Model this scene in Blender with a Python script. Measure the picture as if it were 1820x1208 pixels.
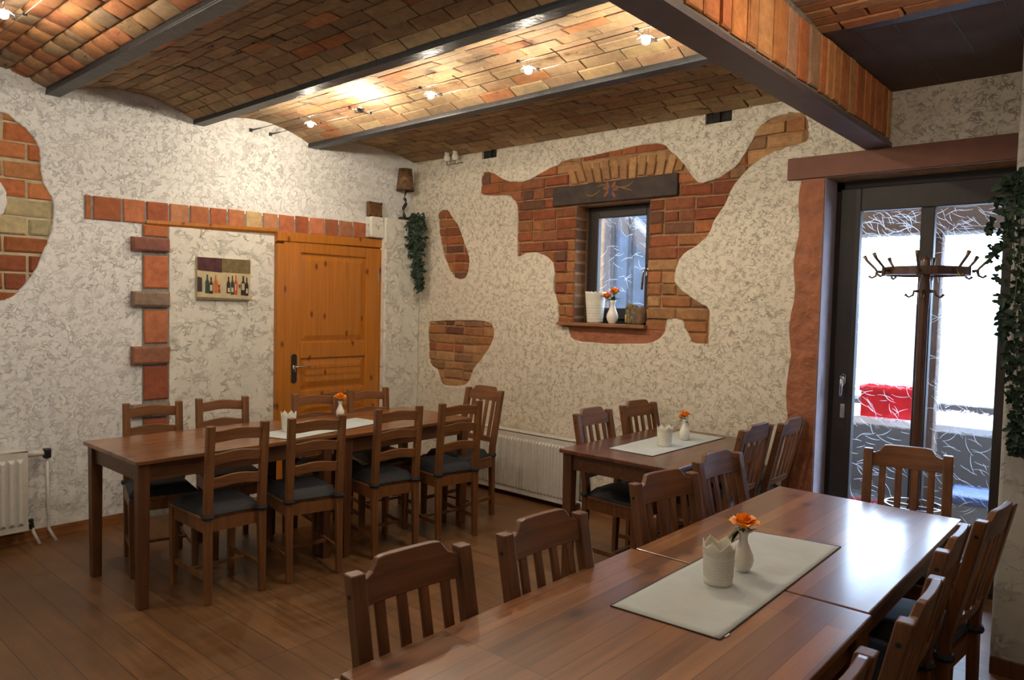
import bpy, bmesh, math, random
from mathutils import Vector, Matrix
from mathutils.geometry import tessellate_polygon
random.seed(7)
PI = math.pi
S = bpy.context.scene
COL = S.collection
for o in list(bpy.data.objects): bpy.data.objects.remove(o)

# ------------------------------------------------------------------ camera
cd = bpy.data.cameras.new('camera'); cam = bpy.data.objects.new('camera', cd); COL.objects.link(cam)
CAM = Vector((5.176, -4.437, 1.53))
R = Matrix(((0.74752, 0.04931, -0.66241), (0.66383, -0.02045, 0.74760), (0.02332, -0.99857, -0.04802)))
rt, dn, fw = R.col[0], R.col[1], R.col[2]
M = Matrix((( rt.x, -dn.x, -fw.x, CAM.x), (rt.y, -dn.y, -fw.y, CAM.y), (rt.z, -dn.z, -fw.z, CAM.z), (0, 0, 0, 1)))
cam.matrix_world = M
cd.sensor_width = 36; cd.lens = 1297.65/1820*36; cd.clip_start = 0.05
S.camera = cam

# ------------------------------------------------------------------ world and view
w = bpy.data.worlds.new('sky'); S.world = w; w.use_nodes = True
bg = w.node_tree.nodes['Background']; bg.inputs[0].default_value = (0.58, 0.75, 1.0, 1); bg.inputs[1].default_value = 14.0
vs = S.view_settings; vs.view_transform = 'Standard'; vs.look = 'None'; vs.gamma = 1; vs.use_curve_mapping = False; vs.exposure = 0.22

def area(name, loc, rot, sx, sy, power, color, portal=False):
    l = bpy.data.lights.new(name, 'AREA'); l.shape = 'RECTANGLE'; l.size = sx; l.size_y = sy; l.energy = power; l.color = color
    o = bpy.data.objects.new(name, l); COL.objects.link(o); o.location = loc; o.rotation_euler = rot
    if portal: l.cycles.is_portal = True
    return o
LAMP_COL = (1.0, 0.88, 0.70)
def point(name, loc, power, color=LAMP_COL, r=0.02):
    l = bpy.data.lights.new(name, 'POINT'); l.energy = power; l.color = color; l.shadow_soft_size = r
    o = bpy.data.objects.new(name, l); COL.objects.link(o); o.location = loc; return o
def spot(name, loc, power, ang=150, blend=0.25, rot=(0, 0, 0), color=LAMP_COL, r=0.02):
    l = bpy.data.lights.new(name, 'SPOT'); l.energy = power; l.color = color; l.shadow_soft_size = r; l.spot_size = math.radians(ang); l.spot_blend = blend
    o = bpy.data.objects.new(name, l); COL.objects.link(o); o.location = loc; o.rotation_euler = rot; return o
# sky entering by the glass door and the little window
area('portal_door', (4.18, 0.45, 1.2), (PI/2, 0, PI), 1.1, 2.3, 1, (1, 1, 1), True)
area('portal_window', (2.16, 0.30, 1.85), (PI/2, 0, PI), 0.64, 0.9, 1, (1, 1, 1), True)
# area light added before the solid rear wall, standing in for daylight
area('rear_fill_light', (2.6, -7.40, 1.6), (PI/2, 0, 0), 3.0, 1.1, 14, (0.90, 0.95, 1.0))

# ------------------------------------------------------------------ node helpers
def mat(name):
    m = bpy.data.materials.new(name); m.use_nodes = True
    nt = m.node_tree; b = nt.nodes['Principled BSDF']
    return m, nt, b
def N(nt, t, **kw):
    n = nt.nodes.new(t)
    for k, v in kw.items():
        if k[0] == '_': setattr(n, k[1:], v)
        else: n.inputs[k].default_value = v
    return n
def L(nt, a, b): nt.links.new(a, b)
def pos(nt, scale=(1, 1, 1), rot=(0, 0, 0), obj=False):
    mp = N(nt, 'ShaderNodeMapping'); mp.inputs['Scale'].default_value = scale; mp.inputs['Rotation'].default_value = rot
    if obj: tc = N(nt, 'ShaderNodeTexCoord'); L(nt, tc.outputs['Object'], mp.inputs[0])
    else: g = N(nt, 'ShaderNodeNewGeometry'); L(nt, g.outputs['Position'], mp.inputs[0])
    return mp.outputs[0]
def ramp(nt, fac, stops):
    r = N(nt, 'ShaderNodeValToRGB'); e = r.color_ramp.elements
    while len(e) < len(stops): e.new(0.5)
    for i, (p, c) in enumerate(stops): e[i].position = p; e[i].color = (*c, 1) if len(c) == 3 else c
    L(nt, fac, r.inputs[0]); return r.outputs[0]
def mix(nt, f, a, b, mode='MIX'):
    m = N(nt, 'ShaderNodeMix', _data_type='RGBA', _blend_type=mode)
    for i, v in ((0, f), (6, a), (7, b)):
        if isinstance(v, (int, float)): m.inputs[i].default_value = v
        elif isinstance(v, tuple): m.inputs[i].default_value = (*v, 1) if len(v) == 3 else v
        else: L(nt, v, m.inputs[i])
    return m.outputs[2]
def bump(nt, h, b, dist, strength=1.0, normal=None):
    n = N(nt, 'ShaderNodeBump', Strength=strength, Distance=dist); L(nt, h, n.inputs['Height'])
    if normal: L(nt, normal, n.inputs['Normal'])
    if b: L(nt, n.outputs[0], b.inputs['Normal'])
    return n.outputs[0]
def noise(nt, v, scale, detail=4, rough=0.55, dist=0.0):
    n = N(nt, 'ShaderNodeTexNoise', Scale=scale, Detail=detail, Roughness=rough, Distortion=dist); L(nt, v, n.inputs['Vector']); return n.outputs[0]
def simple(name, c, rough=0.5, metal=0.0, var=0.12, nscale=30, bmp=0.0):
    m, nt, b = mat(name); v = pos(nt, obj=True)
    n = noise(nt, v, nscale)
    lo = tuple(x*(1-var) for x in c); hi = tuple(min(1, x*(1+var)) for x in c)
    L(nt, ramp(nt, n, [(0.3, lo), (0.7, hi)]), b.inputs['Base Color'])
    b.inputs['Roughness'].default_value = rough; b.inputs['Metallic'].default_value = metal
    if bmp: bump(nt, n, b, bmp)
    return m

def plaster_mat(name, c, scale=1.0, dist=0.03):
    m, nt, b = mat(name); v = pos(nt)
    va = pos(nt, (1, 1, 1.25))
    n1 = noise(nt, va, 7*scale, 8, 0.62, 0.4); n2 = noise(nt, va, 13*scale, 8, 0.65, 0.3); n3 = noise(nt, v, 75, 3, 0.6); n4 = noise(nt, v, 2.6, 3, 0.5)
    saw = lambda n, t: ramp(nt, n, [(0.0, (0.20,)*3), (t-0.055, (0.20,)*3), (t-0.010, (0.60,)*3), (t+0.010, (0.24,)*3), (1, (0.30,)*3)])
    m1 = ramp(nt, noise(nt, v, 8.5*scale, 3, 0.5), [(0.44, (0, 0, 0)), (0.62, (1, 1, 1))]); m2 = ramp(nt, noise(nt, v, 12*scale, 3, 0.5, 0.5), [(0.40, (0, 0, 0)), (0.60, (1, 1, 1))])
    h = mix(nt, m1, (0.22,)*3, saw(n1, 0.53)); h2 = mix(nt, m2, (0.22,)*3, saw(n2, 0.55))
    h = mix(nt, ramp(nt, n4, [(0.35, (0.35,)*3), (0.65, (0.8,)*3)]), h, h2); h = mix(nt, 0.07, h, n3)
    L(nt, mix(nt, ramp(nt, n2, [(0.46, (0, 0, 0)), (0.56, (1, 1, 1))]), tuple(x*0.94 for x in c), c), b.inputs['Base Color'])  # crevices tinted slightly darker, their shade mixed into the colour
    b.inputs['Roughness'].default_value = 0.9; b.inputs['Specular IOR Level'].default_value = 0.15
    bump(nt, h, b, dist, 1.0); return m
M_PLA = plaster_mat('plaster_white', (0.80, 0.79, 0.75), 1.7, 0.014)
M_PLB = plaster_mat('plaster_cream', (0.74, 0.665, 0.53), 1.9, 0.015)
M_PLC = plaster_mat('plaster_panel', (0.78, 0.745, 0.655), 0.85, 0.022)
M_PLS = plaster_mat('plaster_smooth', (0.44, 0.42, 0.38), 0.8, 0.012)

def brick_mat(name, tint=(1, 1, 1), spec=0.2, bd=0.006, chips=False):
    m, nt, b = mat(name); v = pos(nt)
    a = N(nt, 'ShaderNodeVertexColor', _layer_name='Col')
    n = noise(nt, v, 26, 6, 0.65); n2 = noise(nt, v, 6, 3)
    c = mix(nt, 0.75, a.outputs[0], ramp(nt, n, [(0.25, (0.55,)*3), (0.75, (1.25,)*3)]), 'MULTIPLY')
    c = mix(nt, 0.35, c, ramp(nt, n2, [(0.35, (0.6, 0.6, 0.62)), (0.65, (1.2, 1.12, 1.0))]), 'MULTIPLY')
    c = mix(nt, 1.0, c, tint, 'MULTIPLY')
    if chips:
        n3 = noise(nt, pos(nt, (0.45, 1.4, 1.4)), 11, 6, 0.7, 1.2)
        c = mix(nt, 1.0, c, ramp(nt, n3, [(0.33, (0.22, 0.20, 0.18)), (0.375, (1, 1, 1)), (0.60, (1, 1, 1)), (0.72, (1.25, 1.22, 1.15))]), 'MULTIPLY')
        n = mix(nt, 0.5, n, ramp(nt, n3, [(0.32, (0, 0, 0)), (0.40, (1, 1, 1))]))
    L(nt, c, b.inputs['Base Color']); b.inputs['Roughness'].default_value = 0.85; b.inputs['Specular IOR Level'].default_value = spec
    bump(nt, n, b, bd, 0.8); return m
M_BR = brick_mat('brick_red'); M_TER = brick_mat('terracotta_tile', bd=0.002, spec=0.35); M_VB = brick_mat('vault_brick', spec=0.4, chips=True)
M_MOR = simple('mortar', (0.33, 0.18, 0.09), 0.95, var=0.3, nscale=18, bmp=0.006)
M_MORL = simple('mortar_pale', (0.50, 0.42, 0.27), 0.95, var=0.2, nscale=18, bmp=0.006)
M_MORG = simple('mortar_grey', (0.25, 0.24, 0.21), 0.95, var=0.25, nscale=25, bmp=0.004)
M_MORV = simple('mortar_vault', (0.20, 0.15, 0.09), 0.95, var=0.5, nscale=14, bmp=0.01)
M_RED = simple('oxide_red_plaster', (0.33, 0.115, 0.050), 0.7, var=0.22, nscale=13, bmp=0.028)
M_RDK = simple('oxide_red_beam', (0.19, 0.075, 0.045), 0.7, var=0.1, nscale=9, bmp=0.003)
M_IRON = simple('black_painted_steel', (0.022, 0.023, 0.025), 0.45, 0.0, var=0.4, nscale=22, bmp=0.004)
M_GIR = simple('purple_brown_steel', (0.13, 0.09, 0.088), 0.5, var=0.12, nscale=14, bmp=0.001)
M_PANEL = simple('dark_board', (0.10, 0.060, 0.042), 0.85, var=0.2, nscale=6)
M_BEAMW = simple('old_dark_timber', (0.045, 0.027, 0.019), 0.7, var=0.4, nscale=12, bmp=0.004)
M_FRAME = simple('dark_brown_frame', (0.024, 0.016, 0.012), 0.55, var=0.15, nscale=20)
M_WHITE = simple('white_enamel', (0.62, 0.60, 0.53), 0.35, var=0.05)
M_CER = simple('white_glazed_ceramic', (0.80, 0.77, 0.68), 0.12, var=0.03)
M_LACE = simple('white_lacquered_metal', (0.74, 0.71, 0.60), 0.45, var=0.05)
M_CHROME = simple('brushed_metal', (0.6, 0.6, 0.6), 0.25, 1.0, var=0.1)
M_BRASS = simple('brass', (0.17, 0.12, 0.07), 0.4, 0.8, var=0.2)
M_BLK = simple('black_metal', (0.015, 0.015, 0.015), 0.4, var=0.2)
M_CUSH = simple('black_cushion_fabric', (0.013, 0.014, 0.017), 0.62, var=0.3, nscale=200, bmp=0.001)
M_LEAF = simple('ivy_leaf', (0.014, 0.036, 0.018), 0.7, var=0.6, nscale=25)
M_GREEN = simple('rose_leaf', (0.018, 0.06, 0.015), 0.5, var=0.3)
M_STEM = simple('stem', (0.06, 0.07, 0.025), 0.7)
M_DARKW = simple('twisted_root', (0.022, 0.012, 0.010), 0.5, var=0.4, nscale=30, bmp=0.004)
M_CABLE = simple('cable', (0.05, 0.04, 0.03), 0.4, 0.6)
M_SIL = simple('sill_wood', (0.25, 0.11, 0.04), 0.5, var=0.25, nscale=14)
M_HOLE = simple('hole_dark', (0.02, 0.017, 0.014), 0.9, var=0.5, nscale=20, bmp=0.01)  # shade inside the wall holes put into the colour

def rose_mat():
    m, nt, b = mat('orange_rose_petal'); v = pos(nt, obj=True)
    L(nt, ramp(nt, noise(nt, v, 45), [(0.35, (1.0, 0.25, 0.012)), (0.65, (1.0, 0.46, 0.04))]), b.inputs['Base Color'])
    b.inputs['Roughness'].default_value = 0.5; b.inputs['Subsurface Weight'].default_value = 0.2; b.inputs['Subsurface Radius'].default_value = (0.01, 0.004, 0.002); return m
M_ROSE = rose_mat()

def wood(name, dark, light, rough=0.3, coat=0.25, axis='Y', grain=1.0, obj=True, bd=0.0006):
    m, nt, b = mat(name)
    sc = {'X': (0.06, 1, 1), 'Y': (1, 0.06, 1), 'Z': (1, 1, 0.06)}[axis]
    v = pos(nt, sc, obj=obj)
    n = noise(nt, v, 38*grain, 5, 0.6, 0.6); n2 = noise(nt, pos(nt, obj=obj), 5, 2)
    c = ramp(nt, n, [(0.30, dark), (0.68, light)])
    c = mix(nt, 0.5, c, ramp(nt, n2, [(0.3, (0.7,)*3), (0.7, (1.25,)*3)]), 'MULTIPLY')
    L(nt, c, b.inputs['Base Color']); b.inputs['Roughness'].default_value = rough
    b.inputs['Coat Weight'].default_value = coat; b.inputs['Coat Roughness'].default_value = 0.18
    bump(nt, n, b, bd, 0.5); return m
M_CHW = wood('stained_pine_chair', (0.095, 0.033, 0.010), (0.20, 0.076, 0.022), 0.42, 0.12, 'Z')
M_CHL = wood('stained_pine_ladder_chair', (0.115, 0.044, 0.013), (0.25, 0.100, 0.030), 0.44, 0.1, 'Z')
M_CHWY = wood('stained_pine_chair_rail', (0.095, 0.033, 0.010), (0.20, 0.076, 0.022), 0.42, 0.12, 'Y')
M_CHLY = wood('stained_pine_ladder_rail', (0.115, 0.044, 0.013), (0.25, 0.100, 0.030), 0.44, 0.1, 'Y')
M_TLEG = wood('stained_pine_leg', (0.066, 0.024, 0.008), (0.145, 0.054, 0.017), 0.42, 0.12, 'Z')
M_APR = wood('stained_pine_apron', (0.068, 0.025, 0.008), (0.15, 0.056, 0.018), 0.42, 0.12, 'Y')
M_POLE = wood('coat_stand_wood', (0.05, 0.020, 0.012), (0.10, 0.040, 0.022), 0.35, 0.3, 'Z')
M_BASE = wood('skirting_pine', (0.20, 0.075, 0.022), (0.34, 0.14, 0.045), 0.45, 0.2, 'Y')

def stave_wood(name, ca, cb, cm, rough, coat, knots=True, width=0.058, length=0.7, gap=0.0012, bdist=0.0004, along='Y'):
    m, nt, b = mat(name)
    v = pos(nt, rot=(0, 0, PI/2) if along == 'Y' else (0, 0, 0), obj=False)
    br = N(nt, 'ShaderNodeTexBrick', Scale=1.0); br.offset = 0.37; br.offset_frequency = 1
    br.inputs['Brick Width'].default_value = length; br.inputs['Row Height'].default_value = width
    br.inputs['Mortar Size'].default_value = gap; br.inputs['Color1'].default_value = (0, 0, 0, 1); br.inputs['Color2'].default_value = (1, 1, 1, 1); br.inputs['Mortar'].default_value = (0.5, 0.5, 0.5, 1)
    L(nt, v, br.inputs['Vector'])
    g = pos(nt, (1, 0.05, 1) if along == 'Y' else (0.05, 1, 1), obj=False)
    n = noise(nt, g, 45, 6, 0.62, 0.5); big = noise(nt, pos(nt, (1, 0.35, 1) if along == 'Y' else (0.35, 1, 1)), 3.2, 2, 0.5, 1.0)
    c = mix(nt, br.outputs[0], ca, cb)
    c = mix(nt, 0.75, c, ramp(nt, n, [(0.28, (0.55,)*3), (0.70, (1.3,)*3)]), 'MULTIPLY')
    c = mix(nt, 0.5, c, ramp(nt, big, [(0.35, (0.65,)*3), (0.65, (1.3,)*3)]), 'MULTIPLY')
    if knots:
        vo = N(nt, 'ShaderNodeTexVoronoi', Scale=2.6, _voronoi_dimensions='2D'); L(nt, pos(nt, (1.5, 0.8, 1) if along == 'Y' else (0.8, 1.5, 1)), vo.inputs['Vector'])
        k = ramp(nt, vo.outputs['Distance'], [(0.028, (0.12, 0.09, 0.08)), (0.065, (0.62, 0.45, 0.36)), (0.15, (1, 1, 1))])
        c = mix(nt, 0.85, c, k, 'MULTIPLY')
    c = mix(nt, br.outputs['Fac'], c, cm)
    L(nt, c, b.inputs['Base Color'])
    rr = ramp(nt, n, [(0.3, (rough*0.85,)*3), (0.7, (rough*1.2,)*3)]); L(nt, rr, b.inputs['Roughness'])
    b.inputs['Coat Weight'].default_value = coat; b.inputs['Coat Roughness'].default_value = 0.17
    bump(nt, n, b, bdist, 0.5); return m
M_TOP3 = stave_wood('long_table_top', (0.165, 0.060, 0.018), (0.30, 0.122, 0.038), (0.11, 0.04, 0.014), 0.38, 0.65)
M_TOP1 = stave_wood('polished_table_top', (0.17, 0.063, 0.019), (0.24, 0.092, 0.028), (0.16, 0.06, 0.018), 0.30, 0.5)
M_TOP2 = stave_wood('window_table_top', (0.10, 0.034, 0.015), (0.16, 0.055, 0.024), (0.08, 0.027, 0.012), 0.32, 0.5)
M_FLOOR = stave_wood('floorboards', (0.145, 0.068, 0.024), (0.185, 0.088, 0.031), (0.06, 0.027, 0.011), 0.45, 0.12, False, 0.1365, 3.8, 0.0022, 0.001, 'X')
def pine_mat():
    m, nt, b = mat('orange_lacquered_pine'); v = pos(nt, (1, 1, 0.05))
    n = noise(nt, v, 40, 5, 0.6, 0.6)
    c = ramp(nt, n, [(0.28, (0.37, 0.122, 0.010)), (0.7, (0.53, 0.185, 0.018))])
    vo = N(nt, 'ShaderNodeTexVoronoi', Scale=3.0, _voronoi_dimensions='2D'); L(nt, pos(nt, (1, 1.6, 0.8), (0, PI/2, 0)), vo.inputs['Vector'])
    c = mix(nt, 0.85, c, ramp(nt, vo.outputs['Distance'], [(0.035, (0.22, 0.12, 0.08)), (0.08, (1, 1, 1))]), 'MULTIPLY')
    L(nt, c, b.inputs['Base Color']); b.inputs['Roughness'].default_value = 0.35; b.inputs['Coat Weight'].default_value = 0.2; return m
M_PINE = pine_mat()
def cloth_mat(name, c):
    m, nt, b = mat(name); v = pos(nt)
    w1 = noise(nt, v, 420, 2); n2 = noise(nt, v, 9, 3)
    L(nt, mix(nt, 0.5, c, ramp(nt, n2, [(0.3, (0.86,)*3), (0.7, (1.08,)*3)]), 'MULTIPLY'), b.inputs['Base Color'])
    b.inputs['Roughness'].default_value = 0.9; b.inputs['Sheen Weight'].default_value = 0.15
    bump(nt, w1, b, 0.0008, 0.6, bump(nt, n2, None, 0.012, 0.5)); return m
M_CLOTH = cloth_mat('linen_runner', (0.50, 0.54, 0.51))
M_HEM = simple('dark_hem', (0.05, 0.05, 0.045), 0.9)
def shade_mat():
    m, nt, b = mat('bark_lamp_shade'); v = pos(nt, obj=True)
    n = noise(nt, v, 22, 6, 0.7, 1.5)
    L(nt, ramp(nt, n, [(0.34, (0.035, 0.018, 0.010)), (0.5, (0.17, 0.085, 0.035)), (0.72, (0.30, 0.17, 0.075))]), b.inputs['Base Color']); b.inputs['Roughness'].default_value = 0.7; return m
M_SHADE = shade_mat()
def emit(name, c, s):
    m, nt, b = mat(name); b.inputs['Base Color'].default_value = (*c, 1); b.inputs['Emission Color'].default_value = (*c, 1); b.inputs['Emission Strength'].default_value = s; return m
M_BULB = emit('lit_halogen', (0.93, 0.95, 1.0), 45.0)
def glass_mat(name, rough, tr):
    m = bpy.data.materials.new(name); m.use_nodes = True; nt = m.node_tree; nt.nodes.clear()
    out = N(nt, 'ShaderNodeOutputMaterial'); t = N(nt, 'ShaderNodeBsdfTransparent'); r = N(nt, 'ShaderNodeBsdfRefraction', Roughness=rough, IOR=1.06)
    g = N(nt, 'ShaderNodeBsdfGlossy', Roughness=0.06); fr = N(nt, 'ShaderNodeFresnel', IOR=1.3)
    t.inputs[0].default_value = (0.93, 0.97, 1, 1); r.inputs[0].default_value = (0.93, 0.97, 1, 1)
    n = noise(nt, pos(nt), 16, 3, 0.5, 1.0); bn = bump(nt, n, None, 0.02, 0.5); L(nt, bn, r.inputs['Normal'])
    m1 = N(nt, 'ShaderNodeMixShader', Fac=tr); L(nt, r.outputs[0], m1.inputs[1]); L(nt, t.outputs[0], m1.inputs[2])
    m2 = N(nt, 'ShaderNodeMixShader'); L(nt, fr.outputs[0], m2.inputs[0]); L(nt, m1.outputs[0], m2.inputs[1]); L(nt, g.outputs[0], m2.inputs[2])
    L(nt, m2.outputs[0], out.inputs[0]); return m
M_PANE = glass_mat('patterned_glass', 0.22, 0.45)
def etch_mat():
    m = bpy.data.materials.new('etched_glass_line'); m.use_nodes = True; nt = m.node_tree; nt.nodes.clear()
    out = N(nt, 'ShaderNodeOutputMaterial'); t = N(nt, 'ShaderNodeBsdfTranslucent', Color=(0.95, 0.98, 1, 1)); d = N(nt, 'ShaderNodeBsdfDiffuse', Color=(0.85, 0.9, 1, 1))
    m1 = N(nt, 'ShaderNodeMixShader', Fac=0.25); L(nt, t.outputs[0], m1.inputs[1]); L(nt, d.outputs[0], m1.inputs[2]); L(nt, m1.outputs[0], out.inputs[0]); return m
M_ETCH = etch_mat()

# ------------------------------------------------------------------ mesh builder
class MB:
    def __init__(s): s.v = []; s.f = []; s.c = []
    def add(s, verts, faces, col=None):
        k = len(s.v); s.v += [tuple(p) for p in verts]
        for f in faces: s.f.append(tuple(i+k for i in f)); s.c.append(col)
        return s
    def box(s, x0, x1, y0, y1, z0, z1, col=None, m=None):
        P = [Vector((x, y, z)) for z in (z0, z1) for y in (y0, y1) for x in (x0, x1)]
        if m: P = [m @ p for p in P]
        return s.add(P, [(0, 2, 3, 1), (4, 5, 7, 6), (0, 1, 5, 4), (2, 6, 7, 3), (0, 4, 6, 2), (1, 3, 7, 5)], col)
    def bar(s, p, q, wx, wy, up=Vector((0, 0, 1)), wx2=None, wy2=None, col=None):
        p, q = Vector(p), Vector(q); d = (q-p).normalized(); a = d.cross(up)
        if a.length < 1e-4: a = d.cross(Vector((1, 0, 0)))
        a.normalize(); b = a.cross(d).normalized(); wx2 = wx2 or wx; wy2 = wy2 or wy
        V = []
        for c, x, y in ((p, wx, wy), (q, wx2, wy2)):
            V += [c-a*x/2-b*y/2, c+a*x/2-b*y/2, c+a*x/2+b*y/2, c-a*x/2+b*y/2]
        return s.add(V, [(3, 2, 1, 0), (4, 5, 6, 7), (0, 1, 5, 4), (1, 2, 6, 5), (2, 3, 7, 6), (3, 0, 4, 7)], col)
    def loft(s, rings, cap=True, closed=True, col=None):
        n = len(rings[0]); V = [p for r in rings for p in r]; F = []
        for i in range(len(rings)-1):
            for j in range(n if closed else n-1):
                k = (j+1) % n; F.append((i*n+j, i*n+k, (i+1)*n+k, (i+1)*n+j))
        if cap: F.append(tuple(range(n-1, -1, -1))); F.append(tuple((len(rings)-1)*n+j for j in range(n)))
        return s.add(V, F, col)
    def tube(s, pts, r, n=8, col=None):
        pts = [Vector(p) for p in pts]; rings = []
        for i, p in enumerate(pts):
            d = (pts[min(i+1, len(pts)-1)]-pts[max(i-1, 0)]).normalized()
            a = d.cross(Vector((0, 0, 1)));
            if a.length < 0.05: a = d.cross(Vector((0, 1, 0)))
            a.normalize(); b = d.cross(a); rr = r[i] if isinstance(r, (list, tuple)) else r
            rings.append([p+(a*math.cos(t)+b*math.sin(t))*rr for t in [2*PI*k/n for k in range(n)]])
        return s.loft(rings, col=col)
    def lathe(s, prof, c=(0, 0, 0), n=24, cap=True, col=None):
        c = Vector(c)
        return s.loft([[c+Vector((r*math.cos(2*PI*k/n), r*math.sin(2*PI*k/n), z)) for k in range(n)] for r, z in prof], cap, col=col)
    def build(s, name, m, parent=None, smooth=False, bevel=0.0, subsurf=0, fix=True):
        me = bpy.data.meshes.new(name); me.from_pydata(s.v, [], s.f)
        if any(c is not None for c in s.c):
            at = me.color_attributes.new('Col', 'FLOAT_COLOR', 'CORNER'); d = at.data
            for p, c in zip(me.polygons, s.c):
                c = c or (1, 1, 1)
                for li in p.loop_indices: d[li].color = (*c, 1)
        if fix:
            bm = bmesh.new(); bm.from_mesh(me); bmesh.ops.recalc_face_normals(bm, faces=bm.faces); bm.to_mesh(me); bm.free()
        me.materials.append(m)
        if smooth:
            for p in me.polygons: p.use_smooth = True
        o = bpy.data.objects.new(name, me); COL.objects.link(o)
        if parent: o.parent = parent
        if bevel: b = o.modifiers.new('b', 'BEVEL'); b.width = bevel; b.segments = 2; b.limit_method = 'ANGLE'
        if subsurf: b = o.modifiers.new('s', 'SUBSURF'); b.levels = subsurf; b.render_levels = subsurf
        return o
def tag(o, label=None, cat=None, group=None, kind=None):
    if label: o['label'] = label
    if cat: o['category'] = cat
    if group: o['group'] = group
    if kind: o['kind'] = kind
    return o
def empty(name, loc=(0, 0, 0), rz=0.0, label=None, cat=None, group=None):
    o = bpy.data.objects.new(name, None); COL.objects.link(o); o.location = loc; o.rotation_euler = (0, 0, rz); o.empty_display_size = 0.1
    return tag(o, label, cat, group)
def copy_tree(o, parent=None):
    c = o.copy(); COL.objects.link(c)
    if parent: c.parent = parent; c.matrix_parent_inverse = o.matrix_parent_inverse.copy()
    for ch in list(o.children): copy_tree(ch, c)
    return c
def struct(o): o['kind'] = 'structure'; return o

# ------------------------------------------------------------------ bricks
REDS = [(0.30, 0.098, 0.042), (0.26, 0.082, 0.037), (0.34, 0.118, 0.046), (0.24, 0.078, 0.038), (0.37, 0.150, 0.060), (0.29, 0.105, 0.05), (0.17, 0.078, 0.048)]
TANS = [(0.40, 0.21, 0.09), (0.34, 0.18, 0.085), (0.46, 0.26, 0.115), (0.28, 0.15, 0.075), (0.38, 0.17, 0.07)]
YEL = [(0.50, 0.42, 0.24), (0.45, 0.38, 0.22), (0.54, 0.44, 0.25)]
VLT = [(0.36, 0.235, 0.125), (0.33, 0.215, 0.115), (0.39, 0.265, 0.135), (0.34, 0.20, 0.105), (0.31, 0.20, 0.11), (0.40, 0.28, 0.15), (0.28, 0.18, 0.10)]
TERR = [(0.46, 0.155, 0.065), (0.40, 0.12, 0.05), (0.52, 0.19, 0.085), (0.36, 0.11, 0.05), (0.48, 0.20, 0.10)]
def jit(c, a=0.12):
    k = 1+random.uniform(-a, a); return tuple(max(0, x*k*(1+random.uniform(-a/3, a/3))) for x in c)
def brick(mb, O, U, V, Nn, u0, u1, v0, v1, depth, col, ch=0.008, jt=0.002):
    # a brick whose face looks along Nn; O + u*U + v*V is its back plane
    r = lambda a: random.uniform(-a, a)
    def P(u, v, d): return O+U*(u+r(jt))+V*(v+r(jt))+Nn*d
    rings = [[P(u0, v0, -0.01), P(u1, v0, -0.01), P(u1, v1, -0.01), P(u0, v1, -0.01)],
             [P(u0, v0, depth-ch*0.8), P(u1, v0, depth-ch*0.8), P(u1, v1, depth-ch*0.8), P(u0, v1, depth-ch*0.8)]]
    q = ch; dd = depth+r(jt*0.8)
    rings.append([P(u0+q, v0+q, dd), P(u1-q, v0+q, dd), P(u1-q, v1-q, dd), P(u0+q, v1-q, dd)])
    mb.loft(rings, True, True, col)
def brick_field(mb, O, U, V, Nn, u0, u1, v0, v1, inside, color, L_=0.235, H=0.079, gap=0.011, depth=0.012, clip=None, half_bond=True):
    row = 0; v = v0
    while v < v1:
        h = H-gap; off = (row % 2)*L_*0.5; u = u0-off
        while u < u1:
            l = L_ if (row % 3) != 1 or random.random() < 0.4 else L_*0.5
            a, b = u, u+l-gap
            segs = [(a, b)]
            if clip:
                ca, cb, cv0, cv1 = clip
                if v+h > cv0 and v < cv1:
                    if a < cb and b > ca:
                        segs = []
                        if a < ca-0.03: segs.append((a, ca))
                        if b > cb+0.03: segs.append((cb, b))
            for a2, b2 in segs:
                if inside((a2+b2)/2, v+h/2) or inside(a2, v+h/2) or inside(b2, v+h/2) or inside((a2+b2)/2, v) or inside((a2+b2)/2, v+h):
                    jd = random.uniform(-0.003, 0.003)
                    brick(mb, O, U, V, Nn, a2, b2, v+random.uniform(-.004, .004), v+h+random.uniform(-.004, .004), depth+jd, color((a2+b2)/2, v), random.uniform(.006, .013), 0.0045)
            u += l
        v += H; row += 1
def inpoly(poly):
    def f(x, y):
        c = False; n = len(poly); j = n-1
        for i in range(n):
            xi, yi = poly[i]; xj, yj = poly[j]
            if (yi > y) != (yj > y) and x < (xj-xi)*(y-yi)/(yj-yi)+xi: c = not c
            j = i
        return c
    return f
def smooth_loop(pts, sub=4, wob=0.004):
    n = len(pts); out = []
    for i in range(n):
        p0, p1, p2, p3 = [Vector(pts[(i+k-1) % n]) for k in range(4)]
        for t in [k/sub for k in range(sub)]:
            q = 0.5*((2*p1)+(p2-p0)*t+(2*p0-5*p1+4*p2-p3)*t*t+(3*p1-p0-3*p2+p3)*t**3)
            out.append((q.x+random.uniform(-wob, wob), q.y+random.uniform(-wob, wob)))
    return out
def offset_loop(pts, d):
    n = len(pts); A = sum(pts[i][0]*pts[(i+1) % n][1]-pts[(i+1) % n][0]*pts[i][1] for i in range(n)); s = 1 if A > 0 else -1; out = []
    for i in range(n):
        a, b = Vector(pts[i-2]), Vector(pts[(i+2) % n]); t = (b-a)
        if t.length < 1e-6: out.append(pts[i]); continue
        t.normalize(); out.append((pts[i][0]+t.y*s*d, pts[i][1]-t.x*s*d))
    return out
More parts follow.
